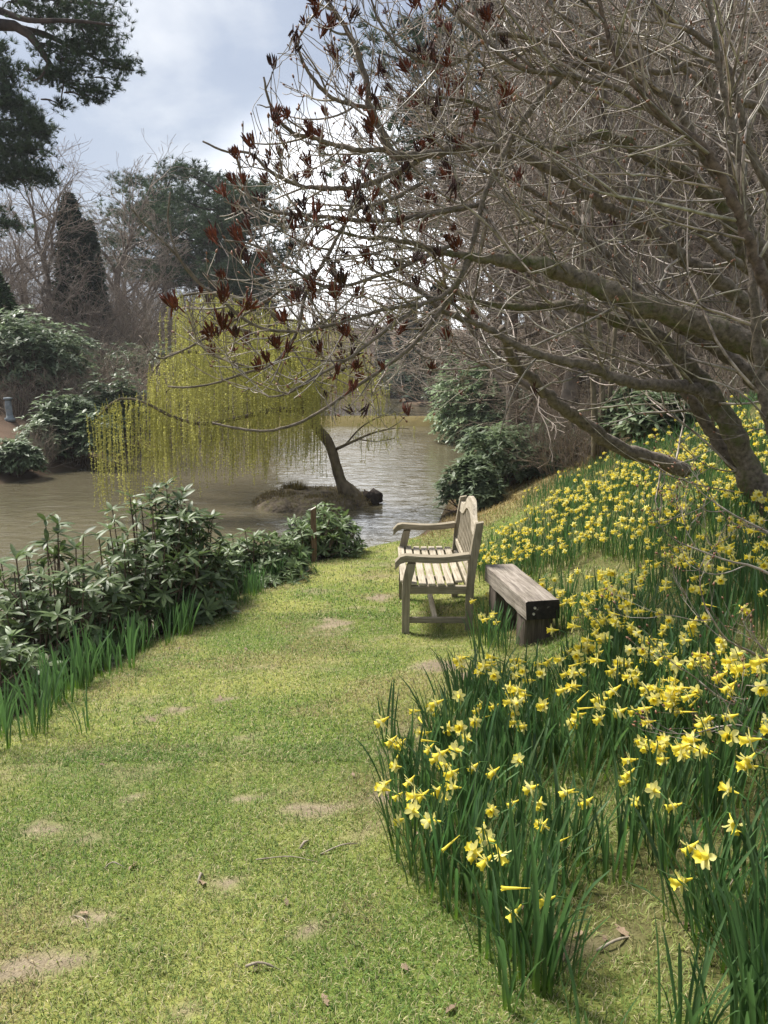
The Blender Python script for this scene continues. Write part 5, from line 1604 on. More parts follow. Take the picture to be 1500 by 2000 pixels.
    limbs = [
        [(592, 782, Y, 20), (588, 720, Y, 17), (570, 655, Y - .2, 14), (530, 612, Y - .4, 11), (480, 588, Y - .6, 8), (420, 572, Y - .7, 6), (350, 580, Y - .8, 4), (336, 605, Y - .8, 3)],
        [(590, 770, Y, 16), (560, 700, Y + .6, 13), (520, 640, Y + 1.0, 10), (470, 600, Y + 1.2, 8), (400, 590, Y + 1.3, 5), (348, 620, Y + 1.3, 3)],
        [(595, 790, Y, 16), (540, 745, Y - .5, 13), (470, 712, Y - .8, 10), (400, 690, Y - 1.0, 8), (340, 690, Y - 1.2, 6), (302, 722, Y - 1.2, 4), (288, 760, Y - 1.2, 3)],
        [(600, 805, Y, 13), (540, 800, Y - .6, 11), (470, 815, Y - .9, 9), (400, 828, Y - 1.1, 8), (340, 815, Y - 1.3, 7), (280, 785, Y - 1.4, 5), (230, 780, Y - 1.5, 4), (190, 815, Y - 1.5, 3)],
        [(590, 770, Y, 15), (600, 700, Y + .4, 12), (615, 650, Y + .6, 9), (640, 625, Y + .8, 7), (680, 640, Y + 1.0, 4), (712, 680, Y + 1.1, 3)],
        [(596, 785, Y, 12), (640, 740, Y - .4, 9), (690, 715, Y - .6, 7), (730, 735, Y - .8, 4), (748, 770, Y - .8, 3)],
        [(588, 740, Y, 14), (545, 680, Y - 1.0, 11), (490, 650, Y - 1.5, 8), (430, 640, Y - 1.8, 6), (370, 655, Y - 2.0, 4)],
        [(590, 750, Y, 14), (560, 690, Y + 1.3, 11), (500, 660, Y + 1.9, 9), (430, 665, Y + 2.2, 6), (360, 690, Y + 2.4, 4)],
        [(592, 760, Y, 12), (605, 690, Y - 1.0, 10), (600, 640, Y - 1.5, 7), (560, 625, Y - 1.8, 5), (520, 640, Y - 2.0, 4)],
        [(594, 780, Y, 12), (500, 740, Y + .6, 10), (420, 730, Y + .9, 8), (350, 745, Y + 1.0, 5), (310, 780, Y + 1.0, 3)],
        [(640, 740, Y - .3, 8), (670, 700, Y + .2, 6), (700, 690, Y + .4, 4), (735, 720, Y + .5, 3)],
    ]
    strands = []
    for li, pl in enumerate(limbs):
        S = spline([list(at(a, b, y)) + [px_m(y, w) * 0.5] for a, b, y, w in pl], 24)
        mb = MB(); tube(mb, S[:, :3], S[:, 3], 7); mb.build("limb", M['willow_bark'], root)
        for i in range(5, 24):
            for _ in range(3 if li == 10 else (9 if li in (2, 3) else 6)):
                strands.append(S[i, :3] + np.array([rng.normal(0, 0.11), rng.normal(0, 0.30), rng.normal(0, 0.06)]))
    # right-hand bare spray from the trunk
    for pl in ([(655, 878, Y, 9), (690, 862, Y - .3, 7), (730, 845, Y - .5, 5), (775, 836, Y - .6, 3), (800, 838, Y - .6, 2)], [(675, 868, Y - .1, 5), (705, 835, Y - .2, 4), (740, 815, Y - .3, 3), (780, 808, Y - .3, 2)], [(700, 858, Y - .4, 4), (735, 862, Y - .7, 3), (770, 856, Y - .8, 2)]):
        S = spline([list(at(a, b, y)) + [px_m(y, w) * 0.4] for a, b, y, w in pl], 14)
        mb = MB(); tube(mb, S[:, :3], S[:, 3], 5); mb.build("limb", M['willow_bark'], root)
        for i in range(4, 14):
            for _ in range(2):
                strands.append(S[i, :3] + np.array([rng.normal(0, 0.1), rng.normal(0, 0.2), 0]))
    sb, lb = MB(), MB()
    lines, rads = [], []
    lp, ld, lc = [], [], []
    for p in strands:
        z0 = p[2]
        u = 750 + p[0] / p[1] * FPX / math.cos(PITCH) * 1.0
        left = p[0] < at(325, 800, Y).x
        right = p[0] > at(640, 800, Y).x
        zend = WATER_Z + (rng.uniform(0.02, 0.25) if left else (rng.uniform(0.5, 1.3) if not right else rng.uniform(0.7, 1.5)))
        L = min(max(0.25, z0 - zend), rng.uniform(1.0, 2.6) if not left else rng.uniform(1.2, 2.4))
        if right: L *= rng.uniform(0.25, 0.65)
        m = 9
        t = np.linspace(0, 1, m)
        a = rng.uniform(0, TAU); o = rng.uniform(0.03, 0.15); o2 = rng.normal(0, 0.05, 2)
        X_ = p[0] + o * np.cos(a) * np.sqrt(t) - 0.10 * t * L * 0.3 + o2[0] * t * t
        Y_ = p[1] + o * np.sin(a) * np.sqrt(t) + o2[1] * t * t
        Z_ = z0 + 0.10 * np.sin(np.minimum(t * 6, math.pi)) - L * t
        P = np.stack([X_, Y_, Z_], 1)
        lines.append(P); rads.append(np.linspace(0.006, 0.003, m))
        k = int(L / 0.016 * (0.5 if right else 1.0))
        q = rng.uniform(0.04, 1.0, k) * (m - 1)
        i0 = np.minimum(q.astype(int), m - 2); f = (q - i0)[:, None]
        lp.append(P[i0] * (1 - f) + P[i0 + 1] * f)
        lc.append(np.full(k, rng.uniform(0.55, 1.3)))
    tubes(sb, np.array(lines), np.array(rads), 3)
    o = sb.build("withy_mass", M['willow_leaf'], root); o["kind"] = "stuff"
    lp = np.concatenate(lp); lc = np.concatenate(lc); n = len(lp)
    d = rand_dirs(n, -1.0, 0.2); F = rot_frames(d, rng.uniform(0, TAU, n))
    lv = np.array([[0, 0, 0], [0.5, -0.16, 0], [0.5, 0.16, 0], [1, 0, 0]])
    scatter(lb, lv, None, [(0, 1, 2), (1, 3, 2)], lp, F, rng.uniform(0.028, 0.050, n), 0, (lc * rng.uniform(0.75, 1.3, n))[:, None] * np.ones((1, 3)))
    o = lb.build("foliage", M['willow_leaf'], root); o["kind"] = "stuff"
    open('/tmp/log.txt', 'a').write('willow %d\n' % n)


willow()


# ------------------------------------------------------------------ rhododendrons at the near water edge (every leaf shows)
LV, LQ = leaf_tmpl(0.15, 0.22, 0.045)
LEAF_ME = []
for i, (w, dr, fo) in enumerate(((0.125, 0.15, 0.05), (0.11, 0.32, 0.06), (0.14, 0.24, 0.04), (0.12, 0.05, 0.06))):
    v, q = leaf_tmpl(w, dr, fo); mb = MB(); mb.add(v, q); LEAF_ME.append(mb.mesh("leaf", M['rhodo']))


def near_rhodo(label, px, py, Y, top, half_px, seed, nshoot, leaf=0.125, lean=0.0, depth=0.7, open_=0.0):
    R = random.Random(seed)
    b = at(px, py, Y); g = Vector((b.x, Y, hz(b.x, Y)))
    H = at(px, top, Y).z - g.z
    W = px_m(Y, half_px)
    root = thing("rhododendron", label, "shrub", (0, 0, 0), 0, "rhododendrons along the near water edge")
    sb = MB(); br = Branches()
    ros = []
    for i in range(nshoot):
        fx = R.uniform(-1, 1); fy = R.uniform(-1, 1)
        env = math.sqrt(max(0.1, 1 - 0.72 * fx * fx - 0.3 * fy * fy)) * R.uniform(0.8, 1.0)
        hgt = H * env * (R.uniform(0.62, 1.05) if R.random() < 0.72 else R.uniform(0.25, 0.65))
        tip = Vector((g.x + fx * W + lean * hgt, Y + fy * depth, g.z + hgt))
        st = Vector((g.x + fx * W * 0.4 + R.gauss(0, 0.05), Y + fy * depth * 0.5, hz(g.x + fx * W * 0.4, Y + fy * depth * 0.5) - 0.08))
        mid = (st + tip) * 0.5 + Vector((fx * W * 0.12, fy * 0.1, 0.06))
        pts = spline([st, mid, tip], 9)
        br.add([tuple(p) for p in pts], 0.011, 0.0045, 5)
        e = Vector(pts[-1] - pts[-3]).normalized()
        ros.append((Vector(pts[-1]), e, 1.0))
        L = (tip - st).length
        for back in (2, 3, 4, 5):
            if R.random() < 0.8:
                pp = Vector(pts[8 - back]) + Vector((R.gauss(0, 0.02), R.gauss(0, 0.02), 0))
                dd = Vector(deviate(tuple(e), R.uniform(0.5, 1.1), R)); dd.z = abs(dd.z) * 0.6 + 0.2; dd.normalize()
                q = pp + dd * R.uniform(0.10, 0.24)
                br.add([tuple(v) for v in spline([pp, (pp + q) / 2 + Vector((0, 0, -0.015)), q], 5)], 0.0055, 0.0035, 4)
                ros.append((q, dd, R.uniform(0.75, 1.0)))
    br.flush(sb, None)
    sb.build("stem", M['rhodo_stem'], root)
    lst = []
    for (p, e, s) in ros:
        n = R.choice((7, 8, 9, 10))
        a0 = R.uniform(0, TAU); e = (e + Vector((0, 0, 0.6))).normalized()
        yl = R.random() < 0.10
        for j in range(n):
            a = a0 + j * 2.4
            el = R.uniform(-0.35, 0.55) + 0.5 * j / n
            x = e.orthogonal().normalized(); y = e.cross(x)
            d = (x * math.cos(a) + y * math.sin(a)) * math.cos(el) + e * math.sin(el)
            d.normalize()
            side = e.cross(d); side.normalize(); nz = d.cross(side); 
            M4 = Matrix((d, side, nz)).transposed().to_4x4()
            sc = leaf * s * R.uniform(0.7, 1.15)
            M4 = Matrix.Translation(p - e * 0.018 * (j / n)) @ M4 @ Matrix.Rotation(R.gauss(0, 0.25), 4, 'X') @ Matrix.Scale(sc, 4)
            lst.append(M4)
    # the leaves nearest the camera are objects of their own, the rest one mass
    lst.sort(key=lambda m: (m.translation - Vector((0, 0, EYE))).length - 0.5 * (m.translation.z - g.z))
    for m4 in lst[:300]:
        o = link("leaf", LEAF_ME[R.randrange(4)], root)
        o.matrix_local = m4
    rest = lst[300:]
    if rest:
        A = np.array([np.array(m) for m in rest])
        fb = MB()
        V = np.einsum('nij,kj->nki', A[:, :3, :3], LV) + A[:, None, :3, 3]
        off = (np.arange(len(A)) * len(LV))[:, None, None]
        fb.add(V.reshape(-1, 3), (np.array(LQ)[None] + off).reshape(-1, 4), None, 0, np.repeat(rng.uniform(0.65, 1.4, (len(A), 1)) * np.ones((1, 3)), len(LV), 0))
        o = fb.build("leaf_mass", M['rhodo'], root); o["kind"] = "stuff"
    return root


near_rhodo("tallest glossy rhododendron of the near water edge, between lawn and lake", 320, 1200, 6.5, 925, 125, 31, 115, 0.14, 0.0, 0.6)
near_rhodo("open rhododendron with drooping leaves at the left edge above the daffodil leaves", 100, 1260, 5.4, 1015, 170, 32, 105, 0.135, 0.0, 0.6)
near_rhodo("low rhododendron between the tallest one and the wooden stake", 490, 1110, 7.9, 1032, 105, 33, 70, 0.13, 0.0, 0.5)
near_rhodo("rounded rhododendron behind the wooden stake beside the island", 625, 1065, 9.3, 980, 75, 34, 80, 0.13, 0.0, 0.5)
near_rhodo("small rhododendron spray in the lower left corner of the bushes", 10, 1340, 4.3, 1190, 60, 35, 18, 0.125, 0.0, 0.3)


def brush_tangle():
    for (px, py, Y, W, H, seed, lb) in ((330, 1190, 6.2, 0.8, 0.5, 201, "grey dead twigs at the foot of the tallest near rhododendron"), (30, 1300, 4.4, 0.8, 0.55, 202, "grey leafless tangle at the left edge behind the daffodil leaves"), (470, 1130, 7.6, 0.7, 0.4, 203, "brown twigs at the foot of the low near rhododendron"), (610, 1085, 9.0, 0.7, 0.35, 204, "dry twigs around the foot of the wooden stake")):
        o = twig_shrub("twiggy_shrub", W, H, seed, lb, 34, 0.0045, (1.0, 1.7), 2)
        o["group"] = "dead twigs along the near water edge"
        b = at(px, py, Y); o.location = (b.x, Y, hz(b.x, Y))


brush_tangle()

# ------------------------------------------------------------------ wooden stake and stone pillar
def stake():
    g = ground_hit(614, 1100)
    root = thing("wooden_stake", "thin brown wooden stake with pale sawn top at the lawn edge", "stake", (g.x, g.y, g.z))
    h = at(612, 991, g.y).z - g.z
    mb = MB()
    V = []
    w = 0.030
    for k, z in enumerate((-0.15, h * 0.3, h * 0.7, h - 0.035)):
        o = 0.004 * math.sin(k * 2)
        V += [(-w + o, -w, z), (w + o, -w, z), (w + o, w, z), (-w + o, w, z)]
    V[-3] = (w, -w, h); V[-2] = (w, w, h)
    Qs = [(i * 4 + e, i * 4 + (e + 1) % 4, i * 4 + 4 + (e + 1) % 4, i * 4 + 4 + e) for i in range(3) for e in range(4)]
    mb.add(V, Qs); mb.build("shaft", M['stake'], root, False)
    mb = MB(); top = np.array(V[-4:]) + np.array([0, 0, 0.001]); mb.add(np.concatenate([top, top + np.array([0, 0, 0.008])]), [(4, 5, 6, 7), (0, 1, 5, 4), (1, 2, 6, 5), (2, 3, 7, 6), (3, 0, 4, 7)]); mb.build("top", M['stake_top'], root, False)
    g = on_ground(10, 25.5)
    root = thing("stone_pillar", "slim blue grey stone pillar on the far bank at the left edge", "pillar", g)
    h = at(10, 776, 25.5).z - g.z
    mb = MB(); 
    prof = [(0.17, 0), (0.17, 0.10), (0.12, 0.13), (0.10, 0.3), (0.115, h * 0.55), (0.10, h * 0.8), (0.09, h * 0.88)]
    tube(mb, [(0.01 * math.sin(i), 0, z) for i, (r, z) in enumerate(prof)], [r for r, z in prof], 10); mb.build("shaft", M['stone'], root)
    mb = MB(); tube(mb, [(0, 0, h * 0.88), (0, 0, h * 0.92), (0, 0, h * 0.98), (0, 0, h)], [0.10, 0.15, 0.15, 0.05], 10); mb.build("cap", M['stone'], root)


stake()

# ------------------------------------------------------------------ daffodils
def strap_leaf(ln, w, bend, twist, seg=6, tipbend=0.0):
    V = []
    a = 0.0; p = np.array([0.0, 0, 0]); st = ln / seg
    for i in range(seg + 1):
        t = i / seg
        ww = w * (0.75 + 0.35 * t) * (1 if t < 0.8 else max(0.28, 1 - (t - 0.8) * 3.4))
        th = twist * t
        s = np.array([-math.sin(th) * 0.25, math.cos(th), 0]) * ww * 0.5
        keel = np.array([0.22 * ww, 0, 0])
        V += [p - s, p + keel, p + s]
        a += bend / seg * (0.4 + 1.2 * t) + tipbend * max(0, t - 0.6)
        p = p + np.array([math.sin(a), 0, math.cos(a)]) * st
    Q = []
    for i in range(seg):
        Q += [(i * 3, i * 3 + 1, i * 3 + 4, i * 3 + 3), (i * 3 + 1, i * 3 + 2, i * 3 + 5, i * 3 + 4)]
    t = np.repeat(np.linspace(0, 1, seg + 1), 3)[:, None]
    # young leaf bases are paler and yellower than the blade
    c = np.array([[2.3, 1.9, 0.7]]) * (1 - np.clip(t * 4.0, 0, 1)) + np.array([[1.0, 1.0, 1.0]]) * np.clip(t * 4.0, 0, 1)
    return np.array(V), Q, c


LEAVES = [strap_leaf(0.33, 0.0125, 0.25, 0.6), strap_leaf(0.36, 0.0135, 0.45, -0.8), strap_leaf(0.28, 0.0120, 0.12, 0.4), strap_leaf(0.34, 0.013, 0.7, 0.5, 6, 0.25), strap_leaf(0.25, 0.0115, 0.3, -0.4), strap_leaf(0.37, 0.014, 0.2, 1.2)]
LEAF_DATA = []
for v, q, c in LEAVES:
    mb = MB(); mb.add(v, q, None, 0, c); LEAF_DATA.append(mb.mesh("leaf", M['daff_leaf']))


def tepal(var=0.0):
    u = np.array([0, 0.3, 0.6, 0.85, 1.0]); ww = np.array([0.32, 0.86, 1.0, 0.6, 0.04]) * 0.0105
    V = []
    for a, b in zip(u, ww):
        r = 0.004 + a * 0.034; fx = 0.003 + (0.010 + var) * math.sin(a * 1.6) - 0.004 * a
        V += [(fx + 0.0015, -b, r), (fx - 0.0012, 0, r), (fx + 0.0015, b, r)]
    Q = []
    for i in range(4):
        Q += [(i * 3, i * 3 + 1, i * 3 + 4, i * 3 + 3), (i * 3 + 1, i * 3 + 2, i * 3 + 5, i * 3 + 4)]
    return np.array(V), Q


def trumpet():
    mb = MB(); k = 12
    prof = [(-0.030, 0.0026), (-0.014, 0.0042), (0.0, 0.0085), (0.012, 0.0100), (0.024, 0.0112), (0.032, 0.0140), (0.036, 0.0185)]
    V = []
    for i, (x, r) in enumerate(prof):
        for j in range(k):
            t = TAU * j / k
            rr = r * (1 + (0.10 if i == 6 else (0.04 if i == 5 else 0)) * (1 if j % 2 else -1))
            V.append((x + (0.0022 * (1 if j % 2 else -1) if i == 6 else 0), rr * math.cos(t), rr * math.sin(t)))
    Q = [(i * k + j, i * k + (j + 1) % k, (i + 1) * k + (j + 1) % k, (i + 1) * k + j) for i in range(len(prof) - 1) for j in range(k)]
    V.append((0.004, 0, 0))
    T = [(3 * k + j, 3 * k + (j + 1) % k, len(V) - 1) for j in range(k)]
    return np.array(V), Q, T


TV, TQ, TT = trumpet()
mb = MB(); mb.add(TV, TQ, TT); TRUMPET_ME = mb.mesh("flower", M['trumpet'])
PET = [tepal(0.0), tepal(0.006), tepal(-0.008)]
PET_ME = []
for v, q in PET:
    mb = MB(); mb.add(v, q); PET_ME.append(mb.mesh("petal", M['petal']))
COR_ME = []
for s in range(3):
    mb = MB()
    for j in range(6):
        v, q = PET[(j + s) % 3]
        Rm = np.array(Matrix.Rotation(TAU * j / 6 + 0.1 * s, 3, 'X'))
        mb.add(v @ Rm.T, q)
    COR_ME.append((mb, mb.mesh("corolla", M['petal'])))
# flower stalks: straight, then hooked forward; the flower hangs on the tip
STEMS = []
for h, ln, hook in ((0.30, 0.02, 0.03), (0.34, 0.04, 0.035), (0.26, 0.03, 0.03), (0.31, -0.02, 0.04)):
    P = spline([(0, 0, 0), (ln * 0.4, 0.006, h * 0.5), (ln, 0, h * 0.93), (ln + hook * 0.35, 0, h), (ln + hook, 0, h - 0.002)], 9)
    mb = MB(); tube(mb, P, [0.0032, 0.0032, 0.003, 0.003, 0.0028, 0.0026, 0.0026, 0.003, 0.003], 5, 0, False)
    STEMS.append((mb, mb.mesh("stem", M['daff_stem']), P[-1]))


def daffodils():
    R = random.Random(99)
    clumps = []
    A, LEN, rzb = BEAM
    def free(x, y):
        if 0.0 < x - (A.x - 0.02 - math.sin(rzb) * (y - A.y)) < 0.27 and A.y - 0.02 < y < A.y + LEN: return False
        if 0.02 < x < 0.78 and 5.5 < y < 7.0: return False
        return True
    # clumps in drifts over the slope
    tries = 0
    while len(clumps) < 560 and tries < 60000:
        tries += 1
        y = 1.35 + 10.2 * R.random() ** 1.25
        xd = float(np.interp(y, _YD, _XD))
        x = xd + ((3.4 if y > 5.5 else 4.6) if y > 3 else 2.0) * R.random() ** 0.95
        if x > 0.53 * y + 0.35: continue
        if not free(x, y): continue
        nz = float(fbm(np.array(x * 1.15), np.array(y * 1.0), 88, 3))
        if nz < (0.40 if y > 4 else (0.36 if y > 2.2 else 0.22)): continue
        # turf gap in the near corner, and the thinner hollow on the slope
        if y < 1.97 and 0.42 < x < 0.84: continue
        if 0.5 < x < 1.28 and 3.62 < y < 4.66: continue
        if 3.4 < y < 4.3 and 1.55 < x < 2.2 and R.random() < 0.8: continue
        md = 0.13 + 0.008 * y
        if any((x - c[0]) ** 2 + (y - c[1]) ** 2 < md * md for c in clumps): continue
        clumps.append((x, y))
    plants, leaves = [], []
    for (x, y) in clumps:
        edge = x - float(np.interp(y, _YD, _XD))
        nf = R.choice((3, 4, 5, 6, 7)) if y > 3.6 else (R.choice((3, 4, 5, 6, 7)) if y > 2.75 else (R.choice((3, 3, 4, 5)) if y > 2.0 else R.choice((1, 1, 2, 2))))
        if 2.0 < y < 2.9 and 0.30 < edge < 0.75 and R.random() < 0.45: nf = R.choice((0, 1))
        if 1.9 < y < 2.9 and edge > 0.9: nf += 3
        if y > 9.3: nf = R.choice((0, 0, 1, 2))
        if y < 1.5: nf = 0
        if edge < 0.12 and y > 3.2: nf = R.choice((0, 1, 2))
        sz = R.uniform(0.80, 1.04) * (0.86 if y > 4 else 0.94)
        rad = 0.075 + 0.004 * y
        for _ in range(nf):
            a = R.uniform(0, TAU); r = rad * math.sqrt(R.random())
            plants.append((x + r * math.cos(a), y + r * math.sin(a), sz * R.uniform(0.85, 1.1)))
        for _ in range(R.randint(14, 26) + (6 if y < 3.5 else 0)):
            a = R.uniform(0, TAU); r = rad * 1.15 * math.sqrt(R.random())
            leaves.append((x + r * math.cos(a), y + r * math.sin(a), a, sz * R.uniform(0.75, 1.15)))
    def frame(p):
        x, y, s = p
        face = math.pi + R.gauss(0.15, 0.75)           # they look to the light, over the path
        return x, y, hz(x, y) - 0.01, face, s, R.gauss(0, 0.10), R.gauss(0, 0.10), R.randrange(4), R.uniform(-0.75, 0.15), R.uniform(0, TAU), R.randrange(3)
    plants = [frame(p) for p in plants]
    plants.sort(key=lambda p: math.hypot(p[0], p[1]))
    vis = [p for p in plants if abs(p[0]) < 0.525 * p[1] * 1.0 + 0.02]
    n_ind = min(300, len(vis))
    chosen = set(id(p) for p in vis[:n_ind])
    open('/tmp/log.txt', 'a').write('clumps %d flowers %d leaves %d\n' % (len(clumps), len(plants), len(leaves)))
    def label(p):
        x, y, face, nod = p[0], p[1], p[3], p[8]
        u = 750 + FPX * x / (y * 1.02)
        c, sn = math.cos(face), math.sin(face)
        turn = "facing the camera" if sn < -0.55 else ("turned away" if sn > 0.55 else ("facing the lawn" if c < 0 else "facing up the slope"))
        hang = "nodding" if nod < -0.5 else ("level" if nod < -0.2 else "upright")
        if y < 2.35: zone = "in the front corner beside the lawn" if u < 930 else ("behind the turf gap" if u < 1180 else "near the lower right corner")
        elif y < 2.9: zone = "at the left edge of the near drift" if u < 900 else ("in the middle of the near drift" if u < 1180 else "in the near drift at the right edge")
        elif y < 3.7: zone = "at the lawn edge in front of the beam bench" if u < 980 else ("halfway up the near drift" if u < 1230 else "below the low budded shrub")
        elif y < 5.5: zone = "around the beam bench" if u < 1130 else (("just above the low budded shrub" if y < 4.5 else "uphill from the beam bench") if u < 1330 else "at the right edge level with the benches")
        else: zone = "on the slope beyond the two benches"
        return f"{hang} yellow daffodil {turn} {zone}"
    proto_c = 0
    sm, fm = MB(), MB()
    for i, p in enumerate(plants):
        x, y, z, face, s, t1, t2, k, nod, roll, cv = p
        base = Matrix.Translation((x, y, z)) @ Euler((t1, t2, face)).to_matrix().to_4x4() @ Matrix.Scale(s, 4)
        tip = STEMS[k][2]
        fl = Matrix.Translation(tip) @ Matrix.Rotation(-nod, 4, 'Y') @ Matrix.Translation((0.028, 0, 0)) @ Matrix.Rotation(roll, 4, 'X') @ Matrix.Scale(0.95, 4)
        if id(p) in chosen:
            root = bpy.data.objects.new("daffodil", None); COL.objects.link(root); root.empty_display_size = 0.05
            root.matrix_world = base
            tag(root, label(p), "daffodil", "daffodils flowering on the slope")
            link("stem", STEMS[k][1], root)
            f = link("flower", TRUMPET_ME, root); f.matrix_local = fl
            if R.random() < 0.09:               # still in bud: furled and narrow
                f.name = "bud"; f.matrix_local = fl @ Matrix.Diagonal((1.25, 0.42, 0.42, 1.0))
                proto_c += 1
                for j in range(2):
                    lf = link("leaf", LEAF_DATA[R.randrange(6)], root)
                    lf.matrix_local = Matrix.Rotation(R.uniform(0, TAU), 4, 'Z') @ Matrix.Rotation(R.uniform(0, 0.18), 4, 'Y') @ Matrix.Scale(R.uniform(0.8, 1.1), 4)
                root["label"] = label(p).replace("yellow daffodil", "unopened daffodil", 1)
                continue
            if proto_c < 130:
                for j in range(6):
                    q = link("petal", PET_ME[(j + cv) % 3], f); q.matrix_local = Matrix.Rotation(TAU * j / 6 + R.gauss(0, 0.06), 4, 'X')
            else:
                link("corolla", COR_ME[cv][1], f)
            proto_c += 1
            for j in range(2):
                lf = link("leaf", LEAF_DATA[R.randrange(6)], root)
                lf.matrix_local = Matrix.Translation((R.gauss(0, 0.012), R.gauss(0, 0.012), 0)) @ Matrix.Rotation(R.uniform(0, TAU), 4, 'Z') @ Matrix.Rotation(R.uniform(0, 0.18), 4, 'Y') @ Matrix.Scale(R.uniform(0.8, 1.1), 4)
        else:
            def put(mbs, V, Q, T, Mx, m):
                A_ = np.array(Mx); mbs.add(np.asarray(V) @ A_[:3, :3].T + A_[:3, 3], Q, T, m)
            sv = STEMS[k][0]
            put(fm, sv.v[0], sv.q[0], None, base, 0)
            put(fm, TV, TQ, TT, base @ fl, 1)
            off = 0
            for j in range(6):
                v, q = PET[(j + cv) % 3]
                put(fm, v, q, None, base @ fl @ Matrix.Rotation(TAU * j / 6, 4, 'X'), 2)
    if fm.n:
        tag(fm.build("daffodils", [M['daff_stem'], M['trumpet'], M['petal']]), "the remaining yellow daffodils spread over the upper slope", kind='stuff')
    # strap leaves of the drifts, uncountable
    lv = np.array(leaves)
    mbL = MB()
    kind = rng.integers(0, 6, len(lv))
    for k in range(6):
        s = lv[kind == k]
        if not len(s): continue
        v, q, c = LEAVES[k]
        n = len(s)
        a = s[:, 2] + rng.normal(0, 0.5, n); t = np.abs(rng.normal(0.10, 0.13, n))
        ca, sa, ct, st_ = np.cos(a), np.sin(a), np.cos(t), np.sin(t)
        Rm = np.zeros((n, 3, 3))
        Rm[:, 0, 0] = ca * ct; Rm[:, 0, 1] = -sa; Rm[:, 0, 2] = ca * st_
        Rm[:, 1, 0] = sa * ct; Rm[:, 1, 1] = ca; Rm[:, 1, 2] = sa * st_
        Rm[:, 2, 0] = -st_; Rm[:, 2, 2] = ct
        pos = np.stack([s[:, 0], s[:, 1], height(s[:, 0], s[:, 1]) - 0.01], 1)
        V = np.einsum('nij,nkj->nki', Rm, v[None] * s[:, 3][:, None, None]) + pos[:, None, :]
        off = (np.arange(n) * len(v))[:, None, None]
        col = c[None] * rng.uniform(0.7, 1.3, (n, 1, 1)) * (1 + rng.normal(0, 0.05, (n, 1, 3)))
        mbL.add(V.reshape(-1, 3), (np.array(q)[None] + off).reshape(-1, 4), None, 0, col.reshape(-1, 3))
    tag(mbL.build("daffodil_leaves", M['daff_leaf']), "green strap leaves of the daffodil drifts", kind='stuff')


daffodils()


